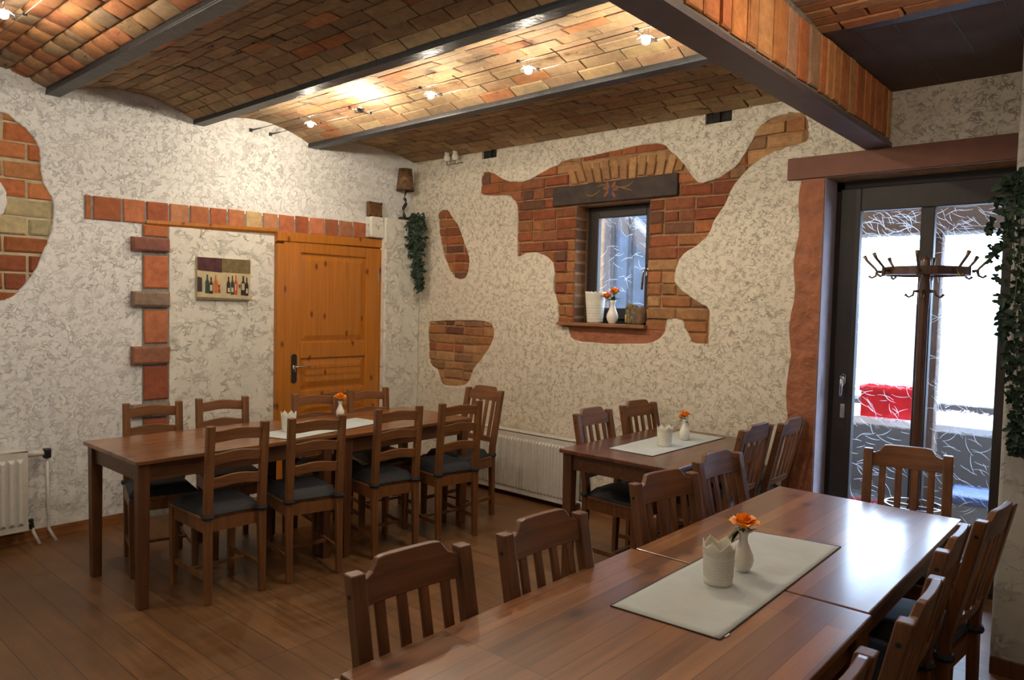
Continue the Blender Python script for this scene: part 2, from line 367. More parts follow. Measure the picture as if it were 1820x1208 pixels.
def plaster_sheet(name, m, outer, holes, tf, parent=None, islands=(), thick=0.03, lip=0.006):
    """front sheet at depth 0; hole rims rolled back to depth -thick. tf(u, v, d) -> world"""
    mb = MB()
    loops = [outer]+[offset_loop(h, lip*1.6) for h in holes]
    flat = [p for l in loops for p in l]
    tris = tessellate_polygon([[Vector((p[0], p[1], 0)) for p in l] for l in loops])
    mb.add([tf(p[0], p[1], 0) for p in flat], tris)
    for h in holes:
        o1 = offset_loop(h, lip*1.6); o2 = offset_loop(h, lip*0.5)
        rings = [[tf(*p, 0) for p in o1], [tf(*p, -lip*0.35) for p in o2], [tf(*p, -lip) for p in h], [tf(*p, -thick) for p in offset_loop(h, -0.002)]]
        mb.loft(rings, cap=False)
    for h in islands:
        o1 = offset_loop(h, -lip*1.6)
        mb.add([tf(*p, 0) for p in o1], tessellate_polygon([[Vector((p[0], p[1], 0)) for p in o1]]))
        mb.loft([[tf(*p, 0) for p in o1], [tf(*p, -lip) for p in h], [tf(*p, -thick) for p in h]], cap=False)
    o = mb.build(name, m, parent, fix=False)
    return o
tfA = lambda u, v, d: Vector((d, u, v))          # left wall, looking +X
tfB = lambda u, v, d: Vector((u, -d, v))         # back wall, looking -Y

# patch outlines on the walls (metres along the wall, height)
A1 = [(-3.195, 2.598), (-3.11, 2.56), (-3.038, 2.497), (-2.994, 2.423), (-2.988, 2.329), (-2.98, 2.245), (-2.95, 2.163), (-2.923, 2.114), (-2.914, 2.029), (-2.93, 1.923), (-2.967, 1.816), (-3.014, 1.692), (-3.089, 1.568), (-3.147, 1.506), (-3.205, 1.484), (-3.315, 1.462), (-3.421, 1.59), (-3.494, 1.903), (-3.465, 2.284), (-3.332, 2.515)]
A1I = [(-3.30, 2.19), (-3.22, 2.20), (-3.175, 2.15), (-3.165, 2.09), (-3.172, 2.03), (-3.20, 1.985), (-3.30, 1.99), (-3.34, 2.09)]
B1 = [(0.902, 2.631), (0.862, 2.594), (0.856, 2.513), (0.866, 2.454), (0.956, 2.435), (1.159, 2.417), (1.222, 2.381), (1.268, 2.321), (1.278, 2.108), (1.284, 1.927), (1.369, 1.944), (1.484, 1.944), (1.584, 1.91), (1.656, 1.844), (1.665, 1.769), (1.654, 1.683), (1.68, 1.61), (1.702, 1.555), (1.711, 1.478), (1.729, 1.388), (1.811, 1.37), (1.823, 1.321), (1.851, 1.288), (1.94, 1.267), (2.171, 1.266), (2.454, 1.277), (2.543, 1.293), (2.604, 1.328), (2.637, 1.371), (2.644, 1.409), (2.655, 1.456), (2.719, 1.461), (2.774, 1.444), (2.796, 1.4), (2.831, 1.342), (2.849, 1.309), (2.955, 1.304), (2.965, 1.348), (2.968, 1.465), (2.966, 1.516), (2.937, 1.549), (2.871, 1.581), (2.787, 1.632), (2.726, 1.677), (2.701, 1.722), (2.715, 1.824), (2.759, 1.898), (2.864, 1.96), (2.941, 2.029), (2.977, 2.118), (3.036, 2.198), (3.104, 2.331), (3.214, 2.441), (3.323, 2.495), (3.428, 2.522), (3.545, 2.547), (3.555, 2.608), (3.552, 2.666), (3.511, 2.717), (3.42, 2.725), (3.314, 2.707), (3.247, 2.651), (3.189, 2.552), (3.128, 2.464), (3.043, 2.405), (2.953, 2.372), (2.847, 2.368), (2.746, 2.492), (2.645, 2.59), (2.577, 2.65), (2.409, 2.666), (2.214, 2.656), (1.932, 2.639), (1.737, 2.635), (1.658, 2.607), (1.548, 2.576), (1.436, 2.538), (1.365, 2.518), (1.278, 2.516), (1.14, 2.539), (1.029, 2.595), (0.965, 2.621)]
B2 = [(0.329, 2.277), (0.335, 2.326), (0.389, 2.35), (0.462, 2.338), (0.524, 2.265), (0.589, 2.203), (0.641, 2.104), (0.699, 1.994), (0.728, 1.923), (0.727, 1.837), (0.695, 1.765), (0.637, 1.743), (0.545, 1.766), (0.475, 1.848), (0.411, 1.956), (0.371, 2.078)]
B3 = [(0.239, 1.343), (0.324, 1.366), (0.682, 1.387), (0.963, 1.382), (1.036, 1.319), (1.02, 1.226), (0.924, 1.093), (0.81, 0.975), (0.763, 0.878), (0.67, 0.823), (0.425, 0.81), (0.366, 0.921), (0.259, 0.993), (0.232, 1.167)]
A1s, B1s, B2s, B3s, A1Is = [smooth_loop(p, s, w_) for p, s, w_ in ((A1, 5, .003), (B1, 3, .003), (B2, 5, .002), (B3, 5, .003), (A1I, 4, .003))]
WX0, WX1, WZ0, WZ1 = 1.85, 2.485, 1.41, 2.285        # little window opening
DX0, DX1, DZ1 = 3.665, 4.66, 2.315                   # glass door opening
HTOP = 3.08

# ------------------------------------------------------------------ floor
mb = MB(); mb.box(-0.3, 7.2, -7.7, 0.3, -0.12, 0.0); struct(mb.build('floor', M_FLOOR))
# ------------------------------------------------------------------ left wall
H1 = [(0.862, 2.741), (0.862, 2.82), (1.028, 2.83), (1.028, 2.741)]
H2 = [(2.888, 2.735), (2.888, 2.815), (3.072, 2.815), (3.072, 2.735)]
wl = struct(plaster_sheet('wall_left', M_PLA, [(-7.5, 0), (0.05, 0), (0.05, HTOP), (-7.5, HTOP)], [A1s], tfA, islands=[A1Is]))
mb = MB(); mb.box(-0.35, -0.0225, -7.7, 0.4, -0.1, 3.3); o = mb.build('masonry', M_MORL, wl)
def colA(u, v):
    if 1.84 < v < 2.06: return jit(random.choice(YEL))
    return jit(random.choice([(0.50, 0.19, 0.07), (0.44, 0.15, 0.06), (0.54, 0.24, 0.09)] if v > 2.06 else REDS[:4]))
mb = MB(); brick_field(mb, Vector((-0.022, 0, 0)), Vector((0, 1, 0)), Vector((0, 0, 1)), Vector((1, 0, 0)), -3.55, -2.85, 1.44, 2.62, inpoly(offset_loop(A1s, 0.02)), colA, L_=0.25, H=0.112, gap=0.015)
tag(mb.build('exposed_bricks', M_BR, wl), 'exposed orange and yellow bricks in the round gap of the plaster')
# smooth plastered panel and terracotta surround of the bricked-up doorway
mb = MB(); mb.box(0.0, 0.008, -2.213, -1.41, 0.0, 2.02); struct(mb.build('wall_panel', M_PLC, wl))
mb = MB(); U, V_, Nn = Vector((0, 1, 0)), Vector((0, 0, 1)), Vector((1, 0, 0))
edges = [-2.748, -2.70, -2.52, -2.37, -2.215, -2.075, -1.925, -1.79, -1.65, -1.51, -1.375, -1.23, -1.10, -0.955, -0.815, -0.675, -0.537]
for i in range(len(edges)-1):
    a, b = edges[i], edges[i+1]; t = (a+2.748)/2.21
    c = jit(TERR[i % 5], 0.14) if i != 8 else (0.60, 0.42, 0.20)
    brick(mb, Vector((0.0, 0, 0)), U, V_, Nn, a+0.006, b-0.008, 2.018+0.058*t, 2.168+0.038*t, 0.012, c, 0.006, 0.003)
tag(mb.build('soldier_course', M_TER, wl), 'terracotta tile band above the pine door')
mb = MB(); mb.box(0.0, 0.004, -2.748, -0.537, 2.018, 2.165, m=Matrix.Shear('XY', 4, (0, 0)) ); mb.build('soldier_mortar', M_MORG, wl)
mb = MB()
rows = [(2.017, 1.935, 0), (1.935, 1.83, 1), (1.814, 1.583, 0), (1.57, 1.453, 2), (1.439, 1.203, 0), (1.193, 1.063, 3), (1.052, 0.815, 0), (0.80, 0.70, 2), (0.69, 0.45, 0), (0.44, 0.33, 1), (0.32, 0.10, 0)]
for z1, z0, k in rows:
    if k == 0: brick(mb, Vector((0, 0, 0)), U, V_, Nn, -2.385, -2.223, z0+.004, z1-.004, 0.018, jit(TERR[random.randrange(4)]), 0.008, 0.003)
    else: brick(mb, Vector((0, 0, 0)), U, V_, Nn, -2.468, -2.221, z0+.006, z1-.006, 0.045, jit({1: (0.24, 0.10, 0.07), 2: (0.25, 0.17, 0.13), 3: (0.30, 0.12, 0.07)}[k]), 0.014, 0.004)
tag(mb.build('brick_quoin', M_TER, wl), 'column of terracotta bricks with every second brick standing proud')
mb = MB(); mb.box(0.0, 0.006, -2.392, -2.214, 0.0, 2.02); mb.build('quoin_mortar', M_MORG, wl)
mb = MB(); mb.add([(x, y, z) for y, z in ((-2.37, 2.003), (-1.409, 2.032)) for x in (0.0, 0.022) for z in (z, z+0.022)], [(0, 1, 3, 2), (4, 6, 7, 5), (0, 4, 5, 1), (1, 5, 7, 3), (3, 7, 6, 2), (2, 6, 4, 0)]); mb.build('wood_strip', M_PINE, wl)
# boxed plaster column with a ledge, in the corner
mb = MB(); mb.box(0.0, 0.105, -0.40, 0.0, 0.0, 2.265); mb.box(0.0, 0.085, -0.545, -0.40, 2.082, 2.262)
col_ = struct(mb.build('wall_column', M_PLC, None, bevel=0.012))

# ------------------------------------------------------------------ back wall
outerB = [(-0.05, 0), (DX0, 0), (DX0, DZ1), (4.9, DZ1), (4.9, HTOP), (-0.05, HTOP)]
wb = struct(plaster_sheet('wall_back', M_PLB, outerB, [B1s, B2s, B3s, H1, H2], tfB))
mb = MB()
mb.box(-0.3, WX0, 0.022, 0.40, -0.1, 3.3); mb.box(WX0, WX1, 0.022, 0.40, -0.1, WZ0); mb.box(WX0, WX1, 0.022, 0.40, WZ1, 3.3)
mb.box(WX1, DX0, 0.022, 0.40, -0.1, 3.3); mb.box(DX0, 5.0, 0.022, 0.40, DZ1, 3.3)
mb.build('masonry', M_MOR, wb)
def colB(u, v):
    if v < 1.36 and 1.8 < u < 2.66: return (0.30, 0.095, 0.045)
    if u > 2.6 and v < 1.72 or u > 3.1: return jit(random.choice(TANS))
    if v < 1.86: return jit(random.choice(TANS+REDS[4:5] if u > 2.3 else TANS[4:]+REDS[2:5]))
    if 1.9 < u < 2.7 and v > 2.58: return jit(random.choice(REDS[:4]))
    if 1.7 < u < 2.8 and v > 2.42: return jit(random.choice(TANS[:3]))
    return jit(random.choice(REDS))
mb = MB(); OB = Vector((0, 0.022, 0)); UX, VZ, NY = Vector((1, 0, 0)), Vector((0, 0, 1)), Vector((0, -1, 0))
inB = inpoly(offset_loop(B1s, 0.02))
def inB1(u, v):
    if 1.62 < u < 2.72 and 2.285 < v < 2.56: return False
    if 1.80 < u < 2.62 and v < 1.39: return False
    return inB(u, v)
brick_field(mb, OB, UX, VZ, NY, 0.84, 3.6, 1.29, 2.74, inB1, colB, H=0.083, depth=0.014, clip=(WX0, WX1, 1.37, WZ1))
for i in range(13):                                # soldier arch over the timber lintel
    a = 1.83+i*0.068; tl = (i-6.5)*0.012
    P0 = 2.448+0.012*math.sin(i*1.7); zt = 2.575+0.02*math.sin(PI*i/12)
    V = [Vector((a+tl*0.3, 0.03, P0)), Vector((a+0.058+tl*0.3, 0.03, P0)), Vector((a+0.058+tl, 0.03, zt)), Vector((a+tl, 0.03, zt))]
    F = [p+Vector((0, -0.021, 0)) for p in V]; c = jit(random.choice(TANS[:3]))
    ctr = sum(F, Vector())/4; G = [ctr+(p-ctr)*0.86+Vector((0, -0.005, 0)) for p in F]
    mb.loft([V, F, G], True, True, c)
tag(mb.build('window_brickwork', M_BR, wb), 'red and tan exposed bricks around the little window')
for nm, pl, cf, lb in (('brick_patch', B2s, lambda u, v: jit(random.choice(REDS)), 'slanting oval patch of exposed red bricks'), ('brick_patch', B3s, lambda u, v: jit(random.choice(TANS+TANS+REDS[4:])), 'wedge-shaped patch of exposed tan bricks above the radiator')):
    mb = MB(); xs = [p[0] for p in pl]; zs = [p[1] for p in pl]
    brick_field(mb, OB, UX, VZ, NY, min(xs)-.02, max(xs)+.02, min(zs)-.01, max(zs)+.01, inpoly(offset_loop(pl, 0.02)), cf, H=0.078, depth=0.010)
    tag(mb.build(nm, M_BR, wb), lb)
mb = MB()                                           # bricks on the window reveals
for x, nn, s in ((WX0, Vector((1, 0, 0)), 1), (WX1, Vector((-1, 0, 0)), -1)):
    v = 1.37; k = 0
    while v < WZ1-0.03:
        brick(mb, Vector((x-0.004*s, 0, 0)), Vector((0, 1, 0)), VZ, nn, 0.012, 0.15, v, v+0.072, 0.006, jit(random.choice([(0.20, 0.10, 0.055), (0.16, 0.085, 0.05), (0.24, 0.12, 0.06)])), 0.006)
        v += 0.083; k += 1
mb.build('reveal_bricks', M_BR, wb)
mb = MB(); ps = [(1.80, 1.395), (2.655, 1.395), (2.655, 1.24), (1.80, 1.24)]
mb.add([(p[0], 0.008, p[1]) for p in ps], [(0, 1, 2, 3)]); mb.build('red_apron', M_RED, wb)
for H in (H1, H2):
    mb = MB(); x0, x1 = H[0][0], H[2][0]; z0, z1 = H[0][1], H[1][1]
    mb.add([(x0, 0.0215, z0), (x1, 0.0215, z0), (x1, 0.0215, z1+.02), (x0, 0.0215, z1+.02)], [(0, 1, 2, 3)])
    mb.box(x0+0.06, x0+0.10, 0.004, 0.02, z0, z1); mb.build('putlog_hole', M_HOLE, wb)
# red surround of the glass door
loopL = [(3.50, 0.0), (3.665, 0.0), (3.665, DZ1), (3.535, DZ1)]
rg = [(3.532, DZ1+0.0)]+[(3.532-0.03*min(1, k/14)-0.010*math.sin(k*1.3)-random.uniform(0, .006), DZ1-k*0.0805) for k in range(1, 29)]
pts = [(3.667, 0.0), (3.667, DZ1)]+rg[:]+[(3.50, 0.0)]
mb = MB(); n_ = len(pts)
tr = tessellate_polygon([[Vector((p[0], p[1], 0)) for p in pts]])
mb.add([(p[0], -0.006, p[1]) for p in pts], tr); mb.loft([[Vector((p[0], -0.006, p[1])) for p in pts], [Vector((p[0], 0.0, p[1])) for p in pts]], cap=False)
mb.build('red_door_border', M_RED, wb)
mb = MB(); mb.box(4.64, 4.70, -0.006, 0.2, 0.0, DZ1); mb.build('red_door_jamb', M_RED, wb)
mb = MB(); mb.box(3.45, 4.75, -0.022, 0.05, 2.318, 2.446); mb.build('red_lintel', M_RDK, wb, bevel=0.004)
mb = MB(); mb.box(DX0-0.01, DX0+0.008, 0.004, 0.2, 0, DZ1); mb.build('door_reveal', simple('lilac_grey_paint', (0.42, 0.36, 0.40), 0.7, nscale=9, bmp=0.008), wb)
# skirting boards
mb = MB(); mb.box(0.0, 0.018, -7.5, -2.40, 0, 0.055); mb.box(0.018, 0.026, -7.5, -2.40, 0.0, 0.012); mb.box(0.0, 0.012, -7.5, -2.40, 0.055, 0.067); struct(mb.build('baseboard_left', M_BASE))
mb = MB(); mb.box(0.11, 3.50, -0.018, 0, 0, 0.060); mb.box(0.11, 3.50, -0.012, 0, 0.060, 0.073); struct(mb.build('baseboard_back', wood('skirting_pine_x', (0.20, 0.075, 0.022), (0.34, 0.14, 0.045), 0.45, 0.2, 'X')))
# stub wall on the right, and the walls behind the viewer
outP = [(4.695, 0), (7.3, 0), (7.3, HTOP), (4.695, HTOP)]
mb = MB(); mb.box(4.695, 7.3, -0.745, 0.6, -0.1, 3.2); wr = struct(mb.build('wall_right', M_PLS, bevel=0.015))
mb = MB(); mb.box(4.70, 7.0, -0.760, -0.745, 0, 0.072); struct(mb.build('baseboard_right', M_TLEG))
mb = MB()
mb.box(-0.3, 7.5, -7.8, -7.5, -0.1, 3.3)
struct(mb.build('wall_front', M_PLS)); mb = MB(); frame_y = -7.5; mb.box(1.0, 4.2, frame_y, frame_y+.06, 0.96, 1.04); mb.box(1.0, 4.2, frame_y, frame_y+.06, 2.16, 2.24); mb.box(1.0, 1.08, frame_y, frame_y+.06, 1.04, 2.16); mb.box(4.12, 4.2, frame_y, frame_y+.06, 1.04, 2.16); struct(mb.build('rear_light_frame', M_FRAME)); mb = MB(); mb.box(7.0, 7.3, -7.7, -0.7, -0.1, 3.3); struct(mb.build('wall_side', M_PLS))  # bare frame added on the solid wall around the rear fill light

# ------------------------------------------------------------------ ceiling: shallow brick vaults between steel beams
BE = [-4.86, -3.90, -2.92, -2.005, -1.075, -0.0]           # beam centre lines (the last is the back wall)
GX0, GX1 = 3.885, 4.015
mb = MB(); mb.box(-0.3, 7.3, -7.8, 0.5, 3.06, 3.2); ceil = struct(mb.build('ceiling', M_MORV))
mb = MB(); mb.box(0, 7.0, -7.6, -4.86, 2.84, 3.0); mb.build('rear_ceiling', M_PLS, ceil)
def vault(ya, yb, x0, x1, warm=0.0, zs=2.785, rise=0.105, rows=12, gp=0.0025, chm=0.006):
    c = yb-ya; Rr = (c*c/4+rise*rise)/(2*rise); ym = (ya+yb)/2; zc = zs+rise-Rr; th = math.asin(min(1, c/2/Rr))
    core = MB(); n = 14; ring0 = []; 
    for x in (x0, x1): ring0.append([Vector((x, ym+(Rr+0.012)*math.sin(-th+2*th*k/n), zc+(Rr+0.012)*math.cos(-th+2*th*k/n))) for k in range(n+1)])
    core.loft(ring0, cap=False, closed=False)
    bk = MB()
    for r in range(rows):
        t0 = -th+2*th*r/rows; t1 = -th+2*th*(r+1)/rows; tm = (t0+t1)/2
        Nn = -Vector((0, math.sin(tm), math.cos(tm))); Vv = Vector((0, math.cos(tm), -math.sin(tm)))
        O = Vector((0, ym, zc))-Nn*(Rr+0.008); w_ = 2*Rr*math.sin((t1-t0)/2)
        x = x0-(0.12 if r % 2 else 0)-random.uniform(0, 0.03)
        while x < x1:
            l = random.choice((0.245, 0.255, 0.24, 0.12 if random.random() < .2 else 0.25))*(0.7 if chm > .01 else 1)
            a, b = max(x, x0), min(x+l-0.009, x1)
            if b-a > 0.03:
                cc = jit(random.choice(VLT), 0.08)
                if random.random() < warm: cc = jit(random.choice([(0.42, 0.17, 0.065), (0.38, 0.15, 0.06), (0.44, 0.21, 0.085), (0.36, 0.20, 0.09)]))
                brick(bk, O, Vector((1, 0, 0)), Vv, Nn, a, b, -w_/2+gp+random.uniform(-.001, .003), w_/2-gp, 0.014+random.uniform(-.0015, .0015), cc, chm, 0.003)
            x += l
    core.build('vault_mortar', M_MORV, ceil); bk.build('vault_bricks', M_VB, ceil, chm > .01)
for i in range(5):
    ya = BE[i]+0.03; yb = BE[i+1]-0.03 if i < 4 else 0.0
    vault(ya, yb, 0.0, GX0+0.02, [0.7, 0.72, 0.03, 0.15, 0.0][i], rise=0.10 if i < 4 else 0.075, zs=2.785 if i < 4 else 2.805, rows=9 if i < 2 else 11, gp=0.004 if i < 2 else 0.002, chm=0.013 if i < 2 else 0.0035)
    if i < 4: vault(ya, yb, GX1-0.02, 7.0, 0.85, zs=2.752, rise=0.03)
mb = MB(); mb.box(GX1-0.02, 4.75, -1.03, 0.02, 2.752, 2.80); mb.build('flat_panel', M_PANEL, ceil)
mb = MB()
for x in (4.12, 4.27, 4.47, 4.66): mb.box(x, x+0.004, -1.03, 0.0, 2.7505, 2.753)
mb.build('panel_joints', M_BLK, ceil)
def beam(y, x0, x1, k):
    m = MB(); m.box(x0, x1, y-0.040, y+0.040, 2.750, 2.762); m.box(x0, x1, y-0.006, y+0.006, 2.762, 2.95)
    for s in (-1, 1):
        m.loft([[Vector((x, y+s*a, z)) for a, z in ((0.006, 2.762), (0.04, 2.762), (0.035, 2.80), (0.006, 2.81))] for x in (x0, x1)])
    o = m.build('trim_%d' % k, M_IRON, None, bevel=0.002); struct(o); return o
for k, y in enumerate(BE[:5]):
    beam(y, -0.02, GX0+0.01, k+1); beam(y, GX1-0.01, 7.0, k+11)
# brick-faced girder running from the back wall towards the viewer
mb = MB(); mb.box(GX0, GX1+0.004, -7.5, 0.02, 2.450, 2.472); mb.box(GX0+0.02, GX1-0.018, -7.5, 0.02, 2.472, 3.06)
gd = struct(mb.build('trim_21', M_GIR))
mb = MB(); mb.box(GX0+0.005, GX1-0.008, -7.5, 0.02, 2.472, 2.488); mb.box(GX0+0.01, GX1-0.012, -7.5, 0.01, 2.488, 2.95); mb.build('girder_mortar', simple('girder_mortar', (0.22, 0.19, 0.15), 0.9, var=0.3, nscale=30, bmp=0.005), gd)
mb = MB(); y = -0.01; k = 0
while y > -5.5:
    wd = random.choice((0.082, 0.078, 0.125, 0.07, 0.115, 0.105))
    c = jit(random.choice([(0.66, 0.24, 0.08), (0.58, 0.19, 0.065), (0.68, 0.34, 0.13), (0.50, 0.27, 0.15), (0.66, 0.28, 0.10)]), 0.15)
    brick(mb, Vector((GX1-0.012, 0, 0)), Vector((0, 1, 0)), VZ, Vector((1, 0, 0)), y-wd, y, 2.492+random.uniform(0, .006), 2.745+random.uniform(-.006, .006), 0.012, c, 0.006, 0.003)
    y -= wd+0.015
mb.build('girder_bricks', M_TER, gd)

# ------------------------------------------------------------------ window_1
wn = empty('window_1'); struct(wn)
mb = MB(); FY0, FY1 = 0.15, 0.205
def frame(mb, x0, x1, z0, z1, t, y0, y1, tb=None):
    tb = tb or t
    mb.box(x0, x0+t, y0, y1, z0, z1); mb.box(x1-t, x1, y0, y1, z0, z1); mb.box(x0+t, x1-t, y0, y1, z1-t, z1); mb.box(x0+t, x1-t, y0, y1, z0, z0+tb)
frame(mb, WX0, WX1, WZ0, WZ1+.02, 0.05, FY0+0.02, FY1+0.02); mb.build('window_frame', M_FRAME, wn, bevel=0.004)
mb = MB(); frame(mb, WX0+0.035, WX1-0.035, WZ0+0.03, WZ1-0.01, 0.075, FY0, FY0+0.045, 0.085); mb.build('sash', M_FRAME, wn, bevel=0.006)
def arcs(x0, x1, z0, z1, y, n, seed, r0=0.06, r1=0.17, wdt=0.0013):
    rnd = random.Random(seed); m = MB()
    for i in range(n):
        cx, cz = rnd.uniform(x0, x1), rnd.uniform(z0, z1); a = rnd.choice((0.3, 2.4, 3.3, 5.4, 5.9))+rnd.uniform(-.5, .5); L0 = rnd.uniform(0.02, 0.055); rr = rnd.uniform(r0, r1)
        d = Vector((math.cos(a), 0, math.sin(a))); nrm = Vector((-d.z, 0, d.x)); P = []
        for k in range(7):
            t = (k/6-0.5)*L0*2; s = t*t/(2*rr); c = Vector((cx, y, cz))+d*t+nrm*s
            c.x = min(max(c.x, x0), x1); c.z = min(max(c.z, z0), z1); tp = wdt*(1-abs(k/3-1)*0.6)
            P.append((c-nrm*tp, c+nrm*tp))
        m.loft([[a_, b_, b_+Vector((0, .0006, 0)), a_+Vector((0, .0006, 0))] for a_, b_ in P])
    return m
pn = MB().add([(WX0+.1, 0.18, WZ0+.1), (WX1-.1, 0.18, WZ0+.1), (WX1-.1, 0.18, WZ1-.07), (WX0+.1, 0.18, WZ1-.07)], [(0, 1, 2, 3)]).build('pane', M_PANE, wn)
arcs(WX0+.12, WX1-.11, WZ0+.12, WZ1-.09, 0.176, 46, 3, wdt=0.0011).build('etched_lines', M_ETCH, wn)
mb = MB(); mb.box(2.395, 2.425, 0.128, 0.15, 1.76, 1.84); mb.tube([(2.41, 0.13, 1.80), (2.41, 0.095, 1.80), (2.40, 0.09, 1.785), (2.392, 0.09, 1.66)], 0.009); tag(mb.build('window_handle', M_CHROME, wn, True), 'pale metal window handle')
# timber lintel with painted flower
mb = MB()
mb.add([(1.637, y_, z_) for y_, z_ in ((-0.012, 2.292), (0.15, 2.292), (0.15, 2.432), (-0.012, 2.432))]+[(2.705, y_, z_) for y_, z_ in ((-0.012, 2.293), (0.15, 2.293), (0.15, 2.445), (-0.012, 2.445))], [(0, 1, 2, 3), (4, 7, 6, 5), (0, 4, 5, 1), (1, 5, 6, 2), (2, 6, 7, 3), (3, 7, 4, 0)])
lt = tag(mb.build('timber_lintel', M_BEAMW, None, bevel=0.008), 'dark old timber lintel with painted flower over the little window', 'lintel')
mb = MB()
def ell(cx, cz, a, b, ang, y=-0.0135, n=14):
    return [Vector((cx+a*math.cos(t)*math.cos(ang)-b*math.sin(t)*math.sin(ang), y, cz+a*math.cos(t)*math.sin(ang)+b*math.sin(t)*math.cos(ang))) for t in [2*PI*k/n for k in range(n)]]
M_PR = simple('painted_rust', (0.22, 0.075, 0.03), 0.7); M_PB = simple('painted_blue', (0.03, 0.04, 0.10), 0.7); M_PO = simple('painted_ochre', (0.28, 0.15, 0.035), 0.7)
for k, (dx, dz, an) in enumerate(((-0.035, 0.012, 2.8), (-0.02, 0.035, 2.0), (0.03, 0.033, 1.0), (0.045, 0.0, 0.1), (0.03, -0.035, -0.9), (-0.032, -0.028, -2.3))):
    mb.loft([ell(2.165+dx, 2.375+dz, 0.028, 0.013, an), ell(2.165+dx, 2.375+dz, 0.028, 0.013, an, -0.0125)])
mb.build('painted_petals', M_PR, lt)
mb = MB(); mb.loft([ell(2.167, 2.365, 0.038, 0.014, 1.5, -0.0145), ell(2.167, 2.365, 0.038, 0.014, 1.5, -0.0125)]); mb.build('painted_heart', M_PB, lt)
mb = MB()
for P in ([(1.96, 2.36), (1.985, 2.345), (2.02, 2.345), (2.055, 2.36), (2.08, 2.38)], [(2.06, 2.405), (2.10, 2.415), (2.14, 2.41)], [(2.20, 2.40), (2.25, 2.385), (2.30, 2.385), (2.34, 2.40), (2.36, 2.42)], [(2.25, 2.385), (2.30, 2.37), (2.35, 2.355)]):
    mb.tube([(a, -0.0125, b) for a, b in P], [0.004]+[0.005]*(len(P)-2)+[0.003], 6)
mb.build('painted_scroll', M_PO, lt)
mb = MB(); mb.box(1.735, 2.50, -0.045, 0.16, 1.385, 1.410); sill = tag(mb.build('window_sill', M_SIL, None, bevel=0.004), 'brown wooden sill board under the little window', 'sill')

# ------------------------------------------------------------------ door_2: glazed door
gdr = empty('door_2'); struct(gdr)
mb = MB(); mb.box(DX0, DX0+0.055, 0.20, 0.27, 0, DZ1); mb.box(4.66, 4.72, 0.20, 0.27, 0, DZ1); mb.box(DX0, 4.72, 0.20, 0.27, 2.255, DZ1+.02); mb.box(DX0, 4.72, 0.2, 0.28, 0, 0.03); mb.build('door_frame', M_FRAME, gdr, bevel=0.004)
mb = MB(); LX0, LX1, LY0, LY1 = 3.700, 4.645, 0.185, 0.24
mb.box(LX0, 3.818, LY0, LY1, 0.03, 2.27); mb.box(4.532, LX1, LY0, LY1, 0.03, 2.27); mb.box(3.818, 4.532, LY0, LY1, 2.132, 2.27); mb.box(3.818, 4.532, LY0, LY1, 0.03, 0.17); mb.box(4.137, 4.208, LY0, LY1, 0.17, 2.132)
mb.build('door_leaf', M_FRAME, gdr, bevel=0.005)
for x0, x1, sd in ((3.818, 4.137, 11), (4.208, 4.532, 12)):
    p = MB().add([(x0, 0.215, 0.17), (x1, 0.215, 0.17), (x1, 0.215, 2.132), (x0, 0.215, 2.132)], [(0, 1, 2, 3)]).build('glass_pane', M_PANE, gdr)
    arcs(x0+.004, x1-.004, 0.18, 2.122, 0.2105, 190, sd, wdt=0.0010).build('etched_lines', M_ETCH, p)
    arcs(x0+.004, x1-.004, 1.95, 2.125, 0.2105, 34, sd+7, wdt=0.0013).build('etched_lines', M_ETCH, p)
mb = MB(); mb.box(3.752, 3.778, 0.176, 0.186, 1.09, 1.165); mb.tube([(3.765, 0.18, 1.145), (3.765, 0.135, 1.145), (3.768, 0.13, 1.13), (3.765, 0.13, 1.03)], 0.009); tag(mb.build('door_handle', M_CHROME, gdr, True), 'silver lever handle')
mb = MB(); mb.box(3.752, 3.780, 0.179, 0.186, 0.895, 0.98); mb.box(3.762, 3.770, 0.176, 0.18, 0.925, 0.945); mb.build('lock_plate', M_CHROME, gdr, bevel=0.002)

# ------------------------------------------------------------------ door_1: pine door
pd = empty('door_1'); struct(pd)
mb = MB(); mb.box(0.0, 0.05, -1.409, -1.345, 0, 1.964); mb.box(0.0, 0.05, -0.405, -0.372, 0, 1.985)
mb.add([(0.0, -1.409, 1.965), (0.052, -1.409, 1.985), (0.052, -1.409, 2.055), (0, -1.409, 2.06), (0.0, -0.372, 1.985), (0.052, -0.372, 2.005), (0.052, -0.372, 2.075), (0, -0.372, 2.08)], [(0, 1, 2, 3), (7, 6, 5, 4), (0, 4, 5, 1), (1, 5, 6, 2), (2, 6, 7, 3), (3, 7, 4, 0)])
mb.build('door_casing', M_PINE, pd, bevel=0.003)
mb = MB(); yl, yr = -1.345, -0.405
mb.box(0.0, 0.024, yl, yr, 0.005, 2.0)                               # ground
mb.box(0.0, 0.042, yl, -1.195, 0.005, 1.99); mb.box(0.0, 0.042, -0.555, yr, 0.005, 1.99)
for z0, z1 in ((1.905, 1.99), (1.06, 1.19), (0.75, 0.80), (0.52, 0.60), (0.005, 0.20)): mb.box(0.0, 0.0415, -1.195, -0.555, z0, z1)
lf = mb.build('door_leaf', M_PINE, pd, bevel=0.006)
mb = MB()
for z0, z1 in ((1.215, 1.88), (0.83, 1.035), (0.625, 0.725), (0.23, 0.49)):
    mb.loft([[Vector((0.024, y_, z_)) for y_, z_ in ((-1.185, z0-.012), (-0.565, z0-.012), (-0.565, z1+.012), (-1.185, z1+.012))], [Vector((0.036, y_, z_)) for y_, z_ in ((-1.14, z0+.03), (-0.61, z0+.03), (-0.61, z1-.03), (-1.14, z1-.03))]])
